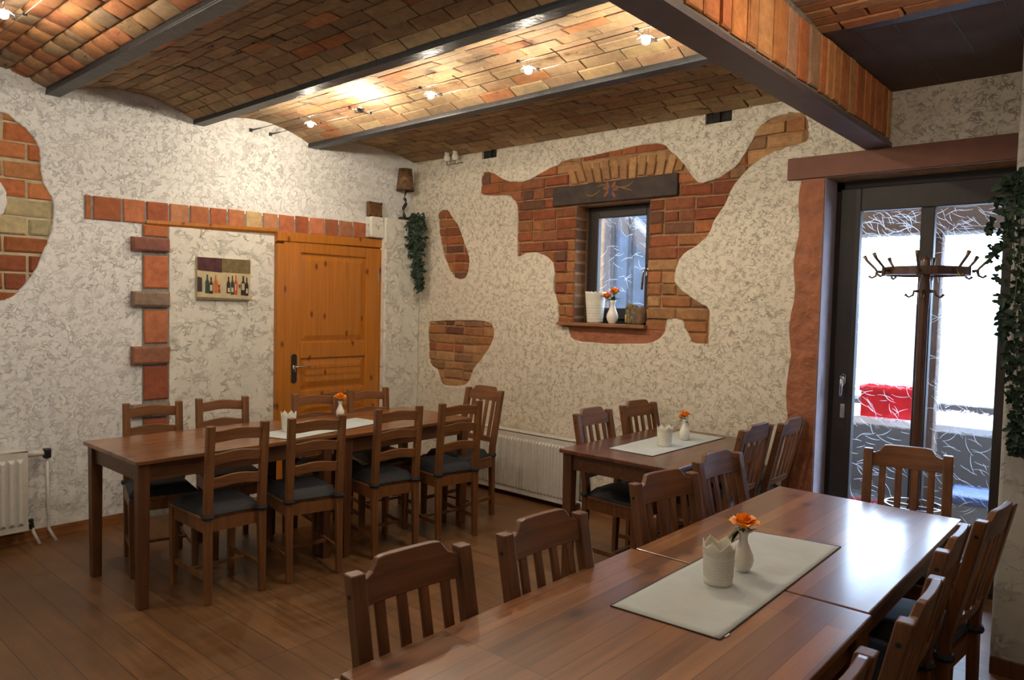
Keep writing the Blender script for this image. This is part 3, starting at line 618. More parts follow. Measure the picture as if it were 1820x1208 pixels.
for k in range(3): mb.box(0.030, 0.040, -1.15, -0.60, 0.865+0.055*k, 0.893+0.055*k)
mb.build('door_panel', M_PINE, pd, bevel=0.003)
mb = MB(); n = 12
pl = [Vector((0.043, -1.252+0.024*math.cos(t), (1.078 if math.sin(t) > 0 else 0.888)+0.022*math.sin(t))) for t in [2*PI*(k+.5)/20 for k in range(20)]]
mb.loft([pl, [p+Vector((0.006, 0, 0)) for p in pl]]); hp = mb.build('handle_plate', M_BLK, pd); tag(hp, 'black rounded handle plate')
mb = MB(); mb.tube([(0.045, -1.252, 1.0), (0.09, -1.252, 1.0), (0.095, -1.235, 1.0), (0.095, -1.14, 0.995)], [0.009, 0.009, 0.009, 0.007]); mb.box(0.047, 0.052, -1.265, -1.239, 0.955, 1.01); mb.build('door_handle', M_CHROME, hp, True)
mb = MB(); mb.tube([(0.045, -0.425, 1.70), (0.045, -0.425, 1.80)], 0.006); mb.build('hinge', M_CHROME, pd)

# ------------------------------------------------------------------ outside the glass
mb = MB(); mb.box(0.0, 9, 0.4, 7, -0.15, -0.02); tag(mb.build('terrace', simple('terrace_stone', (0.07, 0.06, 0.055), 0.7, nscale=4)), kind='structure')
mb = MB(); mb.box(1.0, 6.5, 4.2, 4.3, 0.0, 0.95); tag(mb.build('garden_wall', simple('white_render', (0.75, 0.75, 0.75), 0.8)), kind='structure')
mb = MB(); mb.box(2.9, 6.5, 0.9, 1.15, 2.06, 2.45); mb.box(2.9, 6.5, 1.9, 2.05, 2.25, 2.42)
for x in (3.3, 4.0, 4.7): mb.box(x, x+0.08, 0.6, 4.0, 2.42, 2.52)
tag(mb.build('pergola_beam', simple('grey_brown_timber', (0.13, 0.085, 0.06), 0.7), None), 'brown timber beams of the terrace roof beyond the glass door', 'roof beam')
mb = MB(); mb.box(1.30, 1.42, 1.1, 1.2, -0.02, 2.6); mb.bar((1.45, 1.3, 2.35), (2.0, 1.0, 2.0), 0.1, 0.14); tag(mb.build('timber_brace', simple('weathered_timber', (0.16, 0.13, 0.12), 0.8)), 'grey weathered post with brace outside behind the little window', 'post')
mb = MB(); mb.box(3.99, 4.09, 0.98, 1.08, -0.02, 2.17); tag(mb.build('pergola_post', simple('brown_post', (0.12, 0.075, 0.055), 0.7)), 'brown wooden post standing outside behind the right glass pane', 'post')
mb = MB(); mb.box(1.605, 1.64, 0.9, 0.93, -0.02, 2.6); mb.box(1.78, 1.81, 0.9, 0.93, -0.02, 2.6); tag(mb.build('window_bars', M_IRON), 'dark upright bars outside behind the little window', 'bars')
mb = MB(); mb.box(1.0, 6.5, 2.35, 2.42, -0.02, 0.80); tag(mb.build('low_fence', simple('dark_brown_fence', (0.075, 0.058, 0.05), 0.7)), 'dark brown low boards outside behind the white-topped table', 'fence')
mb = MB(); mb.box(1.0, 6.5, 3.0, 3.1, 1.0, 1.62); tag(mb.build('pale_screen', simple('pale_blue_screen', (0.62, 0.74, 0.86), 0.8)), 'pale grey-blue screen outside beyond the glass door', 'screen')
mb = MB(); mb.box(-0.6, 2.3, 2.0, 2.03, 0.0, 3.4); tag(mb.build('hanging_sheet', simple('pale_blue_sheet', (0.050, 0.062, 0.085), 0.8, var=0.6, nscale=4)), 'pale bluish sheet hanging outside behind the little window', 'sheet')
gt = empty('garden_table', (3.75, 1.7, -0.02), 0, 'white-topped table outside with dark space beneath, seen through the glass', 'table')
MG = simple('white_table_cover', (0.80, 0.82, 0.86), 0.7); MD = simple('dark_brown_board', (0.06, 0.045, 0.04), 0.7)
MB().box(-0.9, 0.9, -0.4, 0.4, 0.74, 0.79).build('table_top', MG, gt)
for sx in (-0.8, 0.8):
    for sy in (-0.33, 0.33): MB().box(sx-0.03, sx+0.03, sy-0.03, sy+0.03, 0, 0.74).build('leg', MD, gt)
def crate(loc, c, lb):
    r = empty('crate', loc, 0.15, lb, 'crate'); m_ = simple('plastic_'+str(len(bpy.data.materials)), c, 0.4); m = MB()
    m.box(-0.2, 0.2, -0.15, -0.14, 0, 0.22); m.box(-0.2, 0.2, 0.14, 0.15, 0, 0.22); m.box(-0.2, -0.19, -0.14, 0.14, 0, 0.22); m.box(0.19, 0.2, -0.14, 0.14, 0, 0.22); m.box(-0.19, 0.19, -0.14, 0.14, 0, 0.01)
    m.build('crate_body', m_, r, bevel=0.003); m = MB()
    for s in (-1, 1): m.box(-0.21, 0.21, s*0.155-0.006, s*0.155+0.006, 0.19, 0.225); m.box(s*0.205-.006, s*0.205+.006, -0.16, 0.16, 0.19, 0.225)
    for x in (-0.15, 0, 0.15): m.box(x-0.012, x+0.012, -0.158, -0.15, 0, 0.19)
    m.build('crate_rim', m_, r)
crate((3.72, 1.5, 0.77), (0.75, 0.02, 0.03), 'bright red plastic crate on the table outside the glass door')
crate((3.62, 0.98, -0.02), (0.35, 0.015, 0.03), 'dark red crate on the ground outside behind the chair')
bx = empty('storage_box', (4.45, 0.95, -0.02), 0.1, 'greyish box stack outside under the right glass pane', 'box')
MB().box(-0.22, 0.22, -0.15, 0.15, 0, 0.38).build('box_body', simple('grey_box', (0.22, 0.20, 0.19), 0.6), bx, bevel=0.01)
MB().box(-0.23, 0.23, -0.16, 0.16, 0.38, 0.43).build('lid', simple('blue_lid', (0.10, 0.14, 0.30), 0.5), bx, bevel=0.01)

# ------------------------------------------------------------------ radiators
def radiator(loc, rz, L_, H, label, ribs):
    r = empty('radiator', loc, rz, label, 'radiator')
    m = MB(); m.box(0, L_, 0.075, 0.10, 0, H); n = ribs; st = (L_-0.04)/n
    for i in range(n):
        x = 0.02+st*i
        m.loft([[Vector((x+a*st, 0.075, z)) for a, z in ((0.1, 0.04), (0.75, 0.04), (0.75, H-0.05), (0.1, H-0.05))], [Vector((x+a*st, 0.066, z)) for a, z in ((0.25, 0.055), (0.6, 0.055), (0.6, H-0.065), (0.25, H-0.065))]])
    m.build('front_panel', M_WHITE, r, bevel=0.0)
    m = MB(); m.box(0, L_, 0.015, 0.075, H-0.012, H); m.box(0, 0.006, 0.02, 0.075, 0.01, H-0.012); m.box(L_-0.006, L_, 0.02, 0.075, 0.01, H-0.012); m.box(0, L_, 0.013, 0.02, 0.01, H-0.012)
    m.build('side_cover', M_WHITE, r); return r
# local +y points out of the wall to the rib side (flipped by rotation)
def rad_back(x0, x1, zb, zt, label, ribs):
    L_ = x1-x0; r = empty('radiator', (x0, 0, zb), 0, label, 'radiator'); H = zt-zb; yf = -0.12
    m = MB(); m.box(0, L_, yf, yf+0.015, 0, H); st = (L_-0.03)/ribs
    for i in range(ribs):
        x = 0.015+st*i
        m.loft([[Vector((x+a*st, yf, z)) for a, z in ((0.05, 0.035), (0.80, 0.035), (0.80, H-0.045), (0.05, H-0.045))], [Vector((x+a*st, yf-0.015, z)) for a, z in ((0.24, 0.055), (0.58, 0.055), (0.58, H-0.065), (0.24, H-0.065))]])
    m.build('front_panel', M_WHITE, r, fix=True)
    m = MB(); m.box(0, L_, yf, -0.03, H-0.006, H+0.004); m.box(0, 0.005, yf+.015, -0.03, 0.01, H-.006); m.box(L_-0.005, L_, yf+.015, -0.03, 0.01, H-.006); m.box(0, L_, -0.035, -0.03, 0.01, H-.006); m.box(0.1, 0.14, -0.03, -0.001, 0.1, 0.2); m.box(L_-0.14, L_-0.10, -0.03, -0.001, 0.1, 0.2)
    m.build('cover', M_WHITE, r); return r
rb = rad_back(0.62, 1.985, 0.045, 0.53, 'long white ribbed radiator under the exposed brick wedge on the back wall', 42)
MB().tube([(1.37, -0.07, 0.44), (1.42, -0.07, 0.44), (1.44, -0.07, 0.40), (1.44, -0.07, -0.045)], 0.009).build('pipe', M_WHITE, rb, True)
MB().tube([(1.365, -0.07, 0.03), (1.41, -0.07, 0.03), (1.41, -0.07, -0.045)], 0.009).build('pipe', M_WHITE, rb, True)
rl = rad_back(0, 1.2, 0, 0.485, 'white radiator at the left edge under the round brick gap', 26)
rl.location = (0, -4.30, 0.098); rl.rotation_euler = (0, 0, PI/2)
m = MB(); m.tube([(1.2, -0.07, 0.455), (1.235, -0.07, 0.455)], 0.012); m.lathe([(0.001, 0), (0.020, 0.0), (0.022, 0.045), (0.015, 0.055), (0.001, 0.055)], n=14)
vv = MB(); vv.tube([(1.21, -0.07, 0.455), (1.30, -0.07, 0.455)], [0.02, 0.018], 12); vv.build('valve_head', M_WHITE, rl, True)
MB().tube([(1.20, -0.07, 0.455), (1.215, -0.07, 0.455)], 0.014).build('valve_nut', M_BLK, rl)
vv = MB(); vv.box(1.295, 1.335, -0.09, -0.05, 0.42, 0.48); vv.build('valve_body', M_BLK, rl, bevel=0.006)
MB().tube([(1.315, -0.07, 0.43), (1.315, -0.07, 0.1), (1.32, -0.08, -0.02), (1.35, -0.12, -0.097)], 0.009).build('pipe', M_WHITE, rl, True)
MB().tube([(1.2, -0.07, 0.03), (1.23, -0.07, 0.03), (1.235, -0.08, -0.02), (1.26, -0.12, -0.097)], 0.009).build('pipe', M_WHITE, rl, True)
MB().tube([(1.225, -0.07, 0.055), (1.232, -0.07, -0.005)], 0.014).build('valve_nut', M_BLK, rl)

# ------------------------------------------------------------------ furniture
def table(name, x0, x1, y0, y1, mtop, label, group=None, H=0.74):
    t = empty(name, ((x0+x1)/2, (y0+y1)/2, 0), 0, label, 'table', group); hx, hy = (x1-x0)/2, (y1-y0)/2
    MB().box(-hx, hx, -hy, hy, H-0.022, H).build('table_top', mtop, t, bevel=0.004)
    m = MB(); i = 0.035
    m.box(-hx+i, -hx+i+.02, -hy+.07, hy-.07, H-0.112, H-0.022); m.box(hx-i-.02, hx-i, -hy+.07, hy-.07, H-0.112, H-0.022)
    m.box(-hx+.07, hx-.07, -hy+i, -hy+i+.02, H-0.112, H-0.022); m.box(-hx+.07, hx-.07, hy-i-.02, hy-i, H-0.112, H-0.022)
    m.build('apron', M_APR, t)
    for sx in (-1, 1):
        for sy in (-1, 1):
            cx, cy = sx*(hx-0.045), sy*(hy-0.045); MB().bar((cx, cy, 0), (cx, cy, H-0.022), 0.048, 0.048, Vector((0, 1, 0)), 0.058, 0.058).build('leg', M_TLEG, t, bevel=0.004)
    return t
ta = table('dining_table', 0.850, 1.555, -3.035, -1.90, M_TOP1, 'polished brown table nearest the left radiator, free end towards the viewer', 'tables')
tb = table('dining_table', 0.900, 1.625, -1.895, -0.83, M_TOP1, 'polished brown table joined on in front of the pine door', 'tables')
tc = table('dining_table', 2.715, 3.425, -1.245, -0.12, M_TOP2, 'dark small table by the back wall under the little window', 'tables')
td = table('dining_table', 3.922, 4.640, -2.385, -1.175, M_TOP3, 'far piece of the long table, shining with daylight by the glass door', 'tables')
te = table('dining_table', 3.910, 4.650, -3.535, -2.392, M_TOP3, 'near piece of the long foreground table, knotty wood, runner lying on its far end', 'tables')
tf_ = table('dining_table', 3.915, 4.645, -4.10, -3.545, M_TOP3, 'last small table top at the bottom edge, beyond the seam of the foreground table', 'tables', 0.738)

def post_rings(y, wy, dx=0.036, top=0.90, lean=0.045):
    P = []
    for z, x in ((0, -0.195), (0.42, -0.185), (0.50, -0.188), (top, -0.188-lean)):
        k = 1 if z > 0.1 else 0.8
        P.append([Vector((x-dx/2*k, y-wy/2*k, z)), Vector((x+dx/2*k, y-wy/2*k, z)), Vector((x+dx/2*k, y+wy/2*k, z)), Vector((x-dx/2*k, y+wy/2*k, z))])
    return P
def backx(z, lean): return -0.188-lean*(z-0.50)/0.40
def chair_common(t, W, m, lean, cush, rails_z=0.42, e=0.0):
    hw = W/2
    for s in (-1, 1): MB().loft(post_rings(s*(hw-0.02), 0.040, lean=lean)).build('rear_leg', m, t, bevel=0.004)
    for s in (-1, 1): MB().bar((0.165+e, s*(hw-0.005), 0), (0.16+e, s*(hw-0.005), rails_z), 0.030, 0.030, Vector((0, 1, 0)), 0.042, 0.042).build('front_leg', m, t, bevel=0.003)
    f = MB(); z0, z1 = rails_z-0.06, rails_z+0.0
    f.box(-0.18, -0.165, -hw+.04, hw-.04, z0, z1); f.box(0.152+e, 0.170+e, -hw+.01, hw-.01, z0, z1)
    for s in (-1, 1): f.bar((-0.17, s*(hw-0.012), (z0+z1)/2), (0.155+e, s*(hw-0.005), (z0+z1)/2), 0.018, z1-z0)
    f.build('seat_rail', m, t)
    f2 = MB(); f2.loft([[Vector((-0.165, -hw+.0, z)), Vector((0.188+e, -hw-.014, z)), Vector((0.188+e, hw+.014, z)), Vector((-0.165, hw-.0, z))] for z in (rails_z, rails_z+0.018)])
    f2.build('seat', m, t, bevel=0.004)
    f = MB()
    for s in (-1, 1): f.bar((-0.18, s*(hw-0.016), 0.13), (0.155+e, s*(hw-0.008), 0.13), 0.014, 0.026)
    f.bar((0.0, -hw+.02, 0.13), (0.0, hw-.02, 0.13), 0.026, 0.014); f.build('stretcher', m, t)
    if cush:
        n = 9; top = MB(); V = []
        z = rails_z+0.018
        def prof(u, v):
            e = min(1-abs(u), 1-abs(v)); return (1-(1-min(1, e*3.2))**2)**0.5
        F = []
        for side in (0, 1):
            k0 = len(V)
            for i in range(n):
                for j in range(n):
                    u = -1+2*i/(n-1); v = -1+2*j/(n-1); x = -0.002+e/2+(0.176+e/2)*u; y = v*(hw+0.002+0.010*u)
                    h = 0.045*prof(u, v)*(1 if side == 0 else 0) + (0.001 if side else 0.004)
                    if side == 0 and 0 < i < n-1 and 0 < j < n-1: h -= 0.006*(1-abs(u))*(1 if (i+j) % 3 == 0 else 0)
                    V.append(Vector((x, y, z+h)))
            for i in range(n-1):
                for j in range(n-1): F.append((k0+i*n+j, k0+(i+1)*n+j, k0+(i+1)*n+j+1, k0+i*n+j+1))
        bd = [(i, 0) for i in range(n-1)]+[(n-1, j) for j in range(n-1)]+[(i, n-1) for i in range(n-1, 0, -1)]+[(0, j) for j in range(n-1, 0, -1)]
        for a, b in zip(bd, bd[1:]+bd[:1]): F.append((a[0]*n+a[1], b[0]*n+b[1], n*n+b[0]*n+b[1], n*n+a[0]*n+a[1]))
        top.add(V, F); cu = top.build('seat_cushion', M_CUSH, t, True); cu['label'] = 'black seat cushion tied to the chair'
        for s in (-1, 1): MB().lathe([(0.028, 0), (0.033, 0.012), (0.028, 0.024)], (-0.186, s*(hw-0.02), z-0.008), 10).build('cushion_tie', M_CUSH, cu)
def curved_bar(m_, W, z0, z1, lean, arch, th=0.018, bow=0.010, shape=None):
    mb = MB(); n = 16; rings = []
    for k in range(n+1):
        u = -1+2*k/n; y = u*(W/2-0.03); b = bow*(1-u*u)
        hump = arch*(0.5+0.5*math.cos(PI*u)); ztop = z1+(shape(u) if shape else hump); zbot = z0+(hump*0.8 if not shape else 0)
        xb0, xb1 = backx(zbot, lean)-b, backx(ztop, lean)-b
        rings.append([Vector((xb0-th/2, y, zbot)), Vector((xb0+th/2, y, zbot)), Vector((xb1+th/2, y, ztop)), Vector((xb1-th/2, y, ztop))])
    mb.loft(rings); return mb
def ladder_chair():
    t = empty('ladder_back_chair'); lean = 0.03; W = 0.325
    chair_common(t, W, M_CHL, lean, True, e=0.03)
    curved_bar(None, W, 0.815, 0.872, lean, 0.012).build('top_slat', M_CHLY, t, bevel=0.003)
    for z0, z1 in ((0.703, 0.756), (0.583, 0.636)): curved_bar(None, W, z0, z1, lean, 0.014).build('slat', M_CHLY, t, bevel=0.003)
    return t
def slat_chair():
    t = empty('slat_back_chair'); lean = 0.085; W = 0.362
    chair_common(t, W, M_CHW, lean, True)
    def shp(u):
        a = abs(u)
        if a < 0.60: return 0.040
        if a < 0.82: q = (a-0.60)/0.22; return 0.040-0.036*(q*q*(3-2*q))**0.8
        return 0.002
    curved_bar(None, W, 0.822, 0.882, lean, 0, 0.020, 0.012, shp).build('crest_rail', M_CHWY, t, bevel=0.003)
    curved_bar(None, W, 0.530, 0.562, lean, 0, 0.020, 0.010, lambda u: 0.006*(1-u*u)).build('lower_rail', M_CHWY, t, bevel=0.003)
    for k in range(4):
        y = -0.099+0.066*k; b = 0.010*(1-(y/0.16)**2)
        MB().bar((backx(0.55, lean)-b, y, 0.555), (backx(0.84, lean)-b, y, 0.84), 0.028, 0.012, Vector((1, 0, 0))).build('back_slat', M_CHW, t, bevel=0.003)
    for s in (-1, 1): MB().tube([(backx(.85, lean), s*W/2-.001, 0.85), (backx(.85, lean), s*W/2+.001, 0.85)], 0.006, 10).build('screw_hole', M_BLK, t)
    return t
LADDER = ladder_chair(); SLAT = slat_chair(); used = set()
def place(proto, A, B, face, label, group, dx=0.0):
    """A, B: the two back-post tops on the floor plan; face: unit direction the seat looks"""
    A, B = Vector(A), Vector(B); d = (B-A).normalized(); n = Vector((-d.y, d.x))
    if n.dot(Vector(face)) < 0: n = -n
    mid = (A+B)/2; lean = 0.03 if proto is LADDER else 0.085
    org = mid+n*(0.188+lean)+n*dx; rz = math.atan2(n.y, n.x)
    o = proto if proto not in used else copy_tree(proto)
    used.add(proto); o.location = (org.x, org.y, 0); o.rotation_euler = (0, 0, rz); tag(o, label, 'chair', group); return o
G1 = 'ladder-back chairs at the long left table'; G2 = 'slat-back chairs'
XN, XP, YN = (-1, 0), (1, 0), (0, -1)
for A, B, f, lb in (
    ((1.717, -2.761), (1.729, -2.451), XN, 'ladder-back chair on the near side of the left table, nearest its free end'),
    ((1.741, -2.321), (1.802, -2.03), XN, 'ladder-back chair on the near side of the left table, second from the free end'),
    ((1.767, -1.765), (1.809, -1.471), XN, 'ladder-back chair on the near side of the left table, third from the free end'),
    ((1.824, -1.307), (1.874, -1.012), XN, 'ladder-back chair on the near side of the left table, closest to the back wall'),
    ((0.666, -2.755), (0.741, -2.461), XP, 'ladder-back chair on the wall side, in front of the brick column'),
    ((0.703, -2.339), (0.758, -2.041), XP, 'ladder-back chair on the wall side, below the bottle picture'),
    ((0.852, -1.76), (0.908, -1.455), XP, 'ladder-back chair on the wall side, in front of the door handle side'),
    ((0.871, -1.326), (0.925, -1.02), XP, 'ladder-back chair on the wall side, in front of the hinge side of the pine door')):
    place(LADDER, A, B, f, lb, G1)
for A, B, f, lb in (
    ((1.262, -0.515), (1.615, -0.505), YN, 'slat-back chair at the head of the left table, beside the long radiator'),
    ((2.641, -1.015), (2.647, -0.645), XP, 'slat-back chair left of the small table, nearer the viewer'),
    ((2.614, -0.487), (2.654, -0.114), XP, 'slat-back chair left of the small table, against the back wall'),
    ((3.564, -0.786), (3.578, -0.426), XN, 'slat-back chair right of the small table, nearer the viewer'),
    ((3.615, -0.385), (3.610, -0.030), XN, 'slat-back chair right of the small table, tight against the red door border'),
    ((3.805, -3.44), (3.833, -3.086), XP, 'largest slat-back chair, bottom centre, left side of the long foreground table'),
    ((3.85, -2.975), (3.871, -2.612), XP, 'slat-back chair left of the foreground table, second from the viewer'),
    ((3.788, -2.215), (3.853, -1.845), XP, 'slat-back chair left of the foreground table, overlapping the small table corner'),
    ((3.77, -1.695), (3.799, -1.334), XP, 'slat-back chair left of the foreground table, farthest one, with blue-white shine on its crest'),
    ((4.165, -0.777), (4.513, -0.695), YN, 'slat-back chair at the head of the foreground table, silhouetted before the glass door'),
    ((4.80, -3.33), (4.797, -2.969), XN, 'slat-back chair right of the foreground table, cut by the bottom edge'),
    ((4.817, -2.80), (4.805, -2.44), XN, 'slat-back chair right of the foreground table, second from the viewer'),
    ((4.772, -2.231), (4.764, -1.88), XN, 'slat-back chair right of the foreground table, third from the viewer'),
    ((4.797, -1.813), (4.829, -1.474), XN, 'slat-back chair right of the foreground table, farthest, beside the ivy wall')):
    place(SLAT, A, B, f, lb, G2)

# ------------------------------------------------------------------ things on the tables
def runner(pts, z, label):
    """pts: four corners (near-left, near-right, far-right, far-left)"""
    a, b, c, d = [Vector((*p, 0)) for p in pts]; n, m = 28, 14; V = []; F = []
    for i in range(n+1):
        for j in range(m+1):
            u, v = i/n, j/m; p = (a*(1-v)+b*v)*(1-u)+(d*(1-v)+c*v)*u
            h = 0.0012+0.0012*(math.sin(7*u*PI+v*3)*math.sin(v*5+u*2)+1)*0.5
            V.append((p.x, p.y, z+h))
    for i in range(n):
        for j in range(m): F.append((i*(m+1)+j, i*(m+1)+j+1, (i+1)*(m+1)+j+1, (i+1)*(m+1)+j))
    o = MB().add(V, F).build('table_runner', M_CLOTH, None, True); s = o.modifiers.new('s', 'SOLIDIFY'); s.thickness = 0.0012; s.offset = -1
    tag(o, label, 'table runner', 'pale linen table runners')
    h = MB()
    for p, q in ((a, b), (b, c), (c, d), (d, a)): h.bar(Vector((p.x, p.y, z+.0014)), Vector((q.x, q.y, z+.0014)), 0.003, 0.0022)
    h.build('hem', M_HEM, o); return o
runner([(1.255, -2.30), (1.545, -2.20), (1.40, -1.425), (1.13, -1.44)], 0.7405, 'pale linen runner on the long left table in front of the pine door')
runner([(2.901, -1.042), (3.188, -1.042), (3.20, -0.20), (2.885, -0.20)], 0.7405, 'pale linen runner on the small window table')
r3 = runner([(4.126, -2.834), (4.425, -2.814), (4.408, -1.874), (4.125, -1.925)], 0.7405, 'grey-white linen runner on the long foreground table')
MB().box(-0.003, 0.003, -0.012, 0.012, 0, 0.001).build('care_tag', M_WHITE, r3).location = (4.428, -2.78, 0.7415)

def zpot(name, r0, r1, H, teeth, amp, holes, label, loc, group=None, band=True, scallop=False, dk=(0.60, 0.57, 0.47)):
    p = empty(name, loc, 0, label, 'pot', group); n = teeth*12; rings = []
    def topz(t):
        q = (t*teeth/(2*PI)) % 1.0
        if scallop: return H-amp+amp*abs(math.sin(PI*q))**0.6
        s = abs(q-0.5)*2; return H-amp*(0.75*s+0.25*abs(math.sin(3*PI*s))*0.6)
    lv = 14
    for k in range(lv+1):
        f = k/lv; ring = []
        for j in range(n):
            t = 2*PI*j/n; z = f*topz(t); r = r0+(r1-r0)*z/H; ring.append(Vector((r*math.cos(t), r*math.sin(t), z)))
        rings.append(ring)
    mb = MB(); mb.loft(rings, cap=False); k = len(mb.v); mb.add([(r0*math.cos(2*PI*j/n), r0*math.sin(2*PI*j/n), 0.002) for j in range(n)], [tuple(range(n))])
    o = mb.build('pot_body', M_LACE, p, True, fix=False); s = o.modifiers.new('s', 'SOLIDIFY'); s.thickness = 0.0018
    m = MB(); dz = []
    for row, (z, cnt, rad) in enumerate(holes):
        r = r0+(r1-r0)*z/H
        for j in range(cnt):
            t = 2*PI*(j+0.5*(row % 2))/cnt; c = Vector((r*math.cos(t), r*math.sin(t), z)); tn = Vector((-math.sin(t), math.cos(t), 0)); nr = Vector((math.cos(t), math.sin(t), 0))
            pts = [c+nr*0.0012+tn*rad*math.cos(a)+Vector((0, 0, rad*math.sin(a))) for a in [2*PI*q/6 for q in range(6)]]
            m.loft([[q-nr*0.001 for q in pts], pts])
    m.build('lace_pattern', simple('lace_shadow_'+str(len(bpy.data.materials)), dk, 0.6), p)
    if band:
        zb = H*0.56; rb_ = r0+(r1-r0)*zb/H+0.0012; MB().lathe([(rb_-.001, zb-.001), (rb_, zb), (rb_-.001, zb+.001)], n=40, cap=False).build('band', M_LACE, p)
    return p
HO = [(0.022+0.0085*k, 36, 0.0017) for k in range(7)]
HO2 = [(0.088+0.0075*k, 40, 0.0018) for k in range(3)]
zpot('lace_pot', 0.040, 0.046, 0.128, 6, 0.026, HO+HO2, 'cream lace-edged pot on the long foreground table', (4.258, -2.48, 0.743), 'lace-edged pots')
zpot('lace_pot', 0.040, 0.046, 0.118, 6, 0.024, HO2, 'cream lace-edged pot on the small window table', (3.084, -0.735, 0.743), 'lace-edged pots')
zpot('lace_pot', 0.038, 0.046, 0.120, 7, 0.030, [], 'plain white zigzag-edged pot on the left table', (1.294, -2.06, 0.743), 'lace-edged pots')
HW = [(0.03+0.02*k, 30, 0.0022 if k % 2 else 0.0032) for k in range(6)]+[(0.175+0.013*k, 30, 0.0024) for k in range(4)]
zpot('lace_pot', 0.058, 0.078, 0.232, 16, 0.010, HW, 'tall white lace pot with scalloped rim on the window sill', (2.025, 0.045, 1.4105), None, False, True, (0.34, 0.34, 0.33))

def rose(parent, c, s, m=None):
    mb = MB(); c = Vector(c)
    for layer, (cnt, rad, hgt, opn) in enumerate(((3, 0.009, 0.038, 0.1), (5, 0.016, 0.037, 0.3), (5, 0.022, 0.034, 0.5), (6, 0.028, 0.028, 0.8))):
        for i in range(cnt):
            a0 = 2*PI*i/cnt+layer*0.55+random.uniform(-.15, .15); V = []; nn = 6
            for iu in range(nn+1):
                for iv in range(nn+1):
                    u = -1+2*iu/nn; v = iv/nn; wdt = (math.sin(PI*min(1, v*0.62+0.18)))*1.25
                    aa = a0+u*wdt*PI/cnt*1.15; r = rad*(0.25+0.75*v**0.7)+0.010*opn*v**3
                    z = hgt*(v-0.42*opn*v**3*(1+0.15*math.cos(6*u)))-hgt*0.12*u*u*v
                    V.append(c+Vector((math.cos(aa)*r, math.sin(aa)*r, z))*s)
            F = [(iu*(nn+1)+iv, (iu+1)*(nn+1)+iv, (iu+1)*(nn+1)+iv+1, iu*(nn+1)+iv+1) for iu in range(nn) for iv in range(nn)]
            mb.add(V, F)
    o = mb.build('rose', M_ROSE, parent, True, fix=False); return o
def leaf(mb, p, d, L_, W, bend=0.3, lobes=False):
    p, d = Vector(p), Vector(d).normalized(); sd = d.cross(Vector((0, 0, 1)))
    if sd.length < .1: sd = Vector((1, 0, 0))
    sd.normalize(); up = sd.cross(d); V = []; n = 5
    for i in range(n+1):
        t = i/n; wv = W*math.sin(PI*min(1, t*0.9+0.1))**0.8*(1 if i < n else 0.05)
        c = p+d*L_*t-Vector((0, 0, 1))*bend*L_*t*t
        V += [c-sd*wv+up*wv*.3, c, c+sd*wv+up*wv*.3]
    F = []
    for i in range(n): F += [(3*i, 3*i+1, 3*i+4, 3*i+3), (3*i+1, 3*i+2, 3*i+5, 3*i+4)]
    mb.add(V, F)
VPROF = [(0.001, 0.0), (0.019, 0.0), (0.0215, 0.004), (0.030, 0.020), (0.0335, 0.036), (0.031, 0.053), (0.022, 0.073), (0.0145, 0.092), (0.0125, 0.104), (0.0145, 0.118), (0.0195, 0.130), (0.0175, 0.130), (0.0125, 0.117), (0.0105, 0.10), (0.012, 0.09)]
def vase(loc, s, label, roses, leaves, group='white vases of orange roses'):
    v = empty('bud_vase', loc, 0, label, 'vase', group)
    MB().lathe([(r*s, z*s) for r, z in VPROF], n=32).build('vase_body', M_CER, v, True)
    st = MB(); lf = MB()
    for (dx, dy, dz, rs) in roses:
        rose(v, (dx, dy, 0.130*s+dz), rs); st.tube([(0, 0, 0.10*s), (dx*.5, dy*.5, 0.130*s+dz*0.5), (dx, dy, 0.130*s+dz)], 0.002)
        for k in range(5): leaf(lf, (dx, dy, 0.130*s+dz+.002), (math.cos(k*1.256), math.sin(k*1.256), -0.1), 0.024*rs, 0.005, 0.2)
    for p, d, L_, W in leaves: leaf(lf, p, d, L_, W)
    st.build('stem', M_STEM, v); lf.build('leaves', M_GREEN, v, True)
vase((4.267, -2.335, 0.743), 0.96, 'white vase with one big orange rose on the long foreground table', [(0.0, 0.0, 0.006, 1.25)], [((-0.010, -0.006, 0.125), (-1, -0.5, -0.9), 0.045, 0.015), ((-0.006, -0.01, 0.125), (-0.8, -0.7, -1.2), 0.040, 0.014), ((0.01, 0, 0.12), (1, 0.5, 0.8), 0.04, 0.006)])
vase((3.072, -0.48, 0.743), 0.98, 'white vase with small orange rose on the small window table', [(0.0, -0.0, 0.015, 0.95), (-0.018, -0.014, 0.005, 0.6)], [((0.0, -0.004, 0.13), (0.7, 0.3, -0.9), 0.045, 0.014), ((-0.01, 0, 0.12), (-1, 0.3, -0.1), 0.03, 0.009)])
vase((1.05, -1.52, 0.743), 0.86, 'white vase with orange rose on the left table before the pine door', [(0.0, 0.0, 0.008, 1.25)], [((0.0, 0.0, 0.115), (0.8, 0.8, 0.0), 0.035, 0.008)])
vase((2.19, 0.03, 1.4105), 1.30, 'white vase with two orange roses on the window sill', [(0.012, 0.0, 0.045, 1.35), (-0.052, 0.0, 0.012, 1.3)], [((0, 0, 0.165), (-1, 0, 0.5), 0.06, 0.016), ((0, 0, 0.165), (1, 0, 0.6), 0.085, 0.012), ((0, 0, 0.16), (-0.3, -0.2, 1), 0.06, 0.018), ((0, 0, 0.16), (0.3, -0.2, 1), 0.06, 0.016), ((0.0, 0, 0.165), (-1, -0.4, 0.2), 0.06, 0.016)])
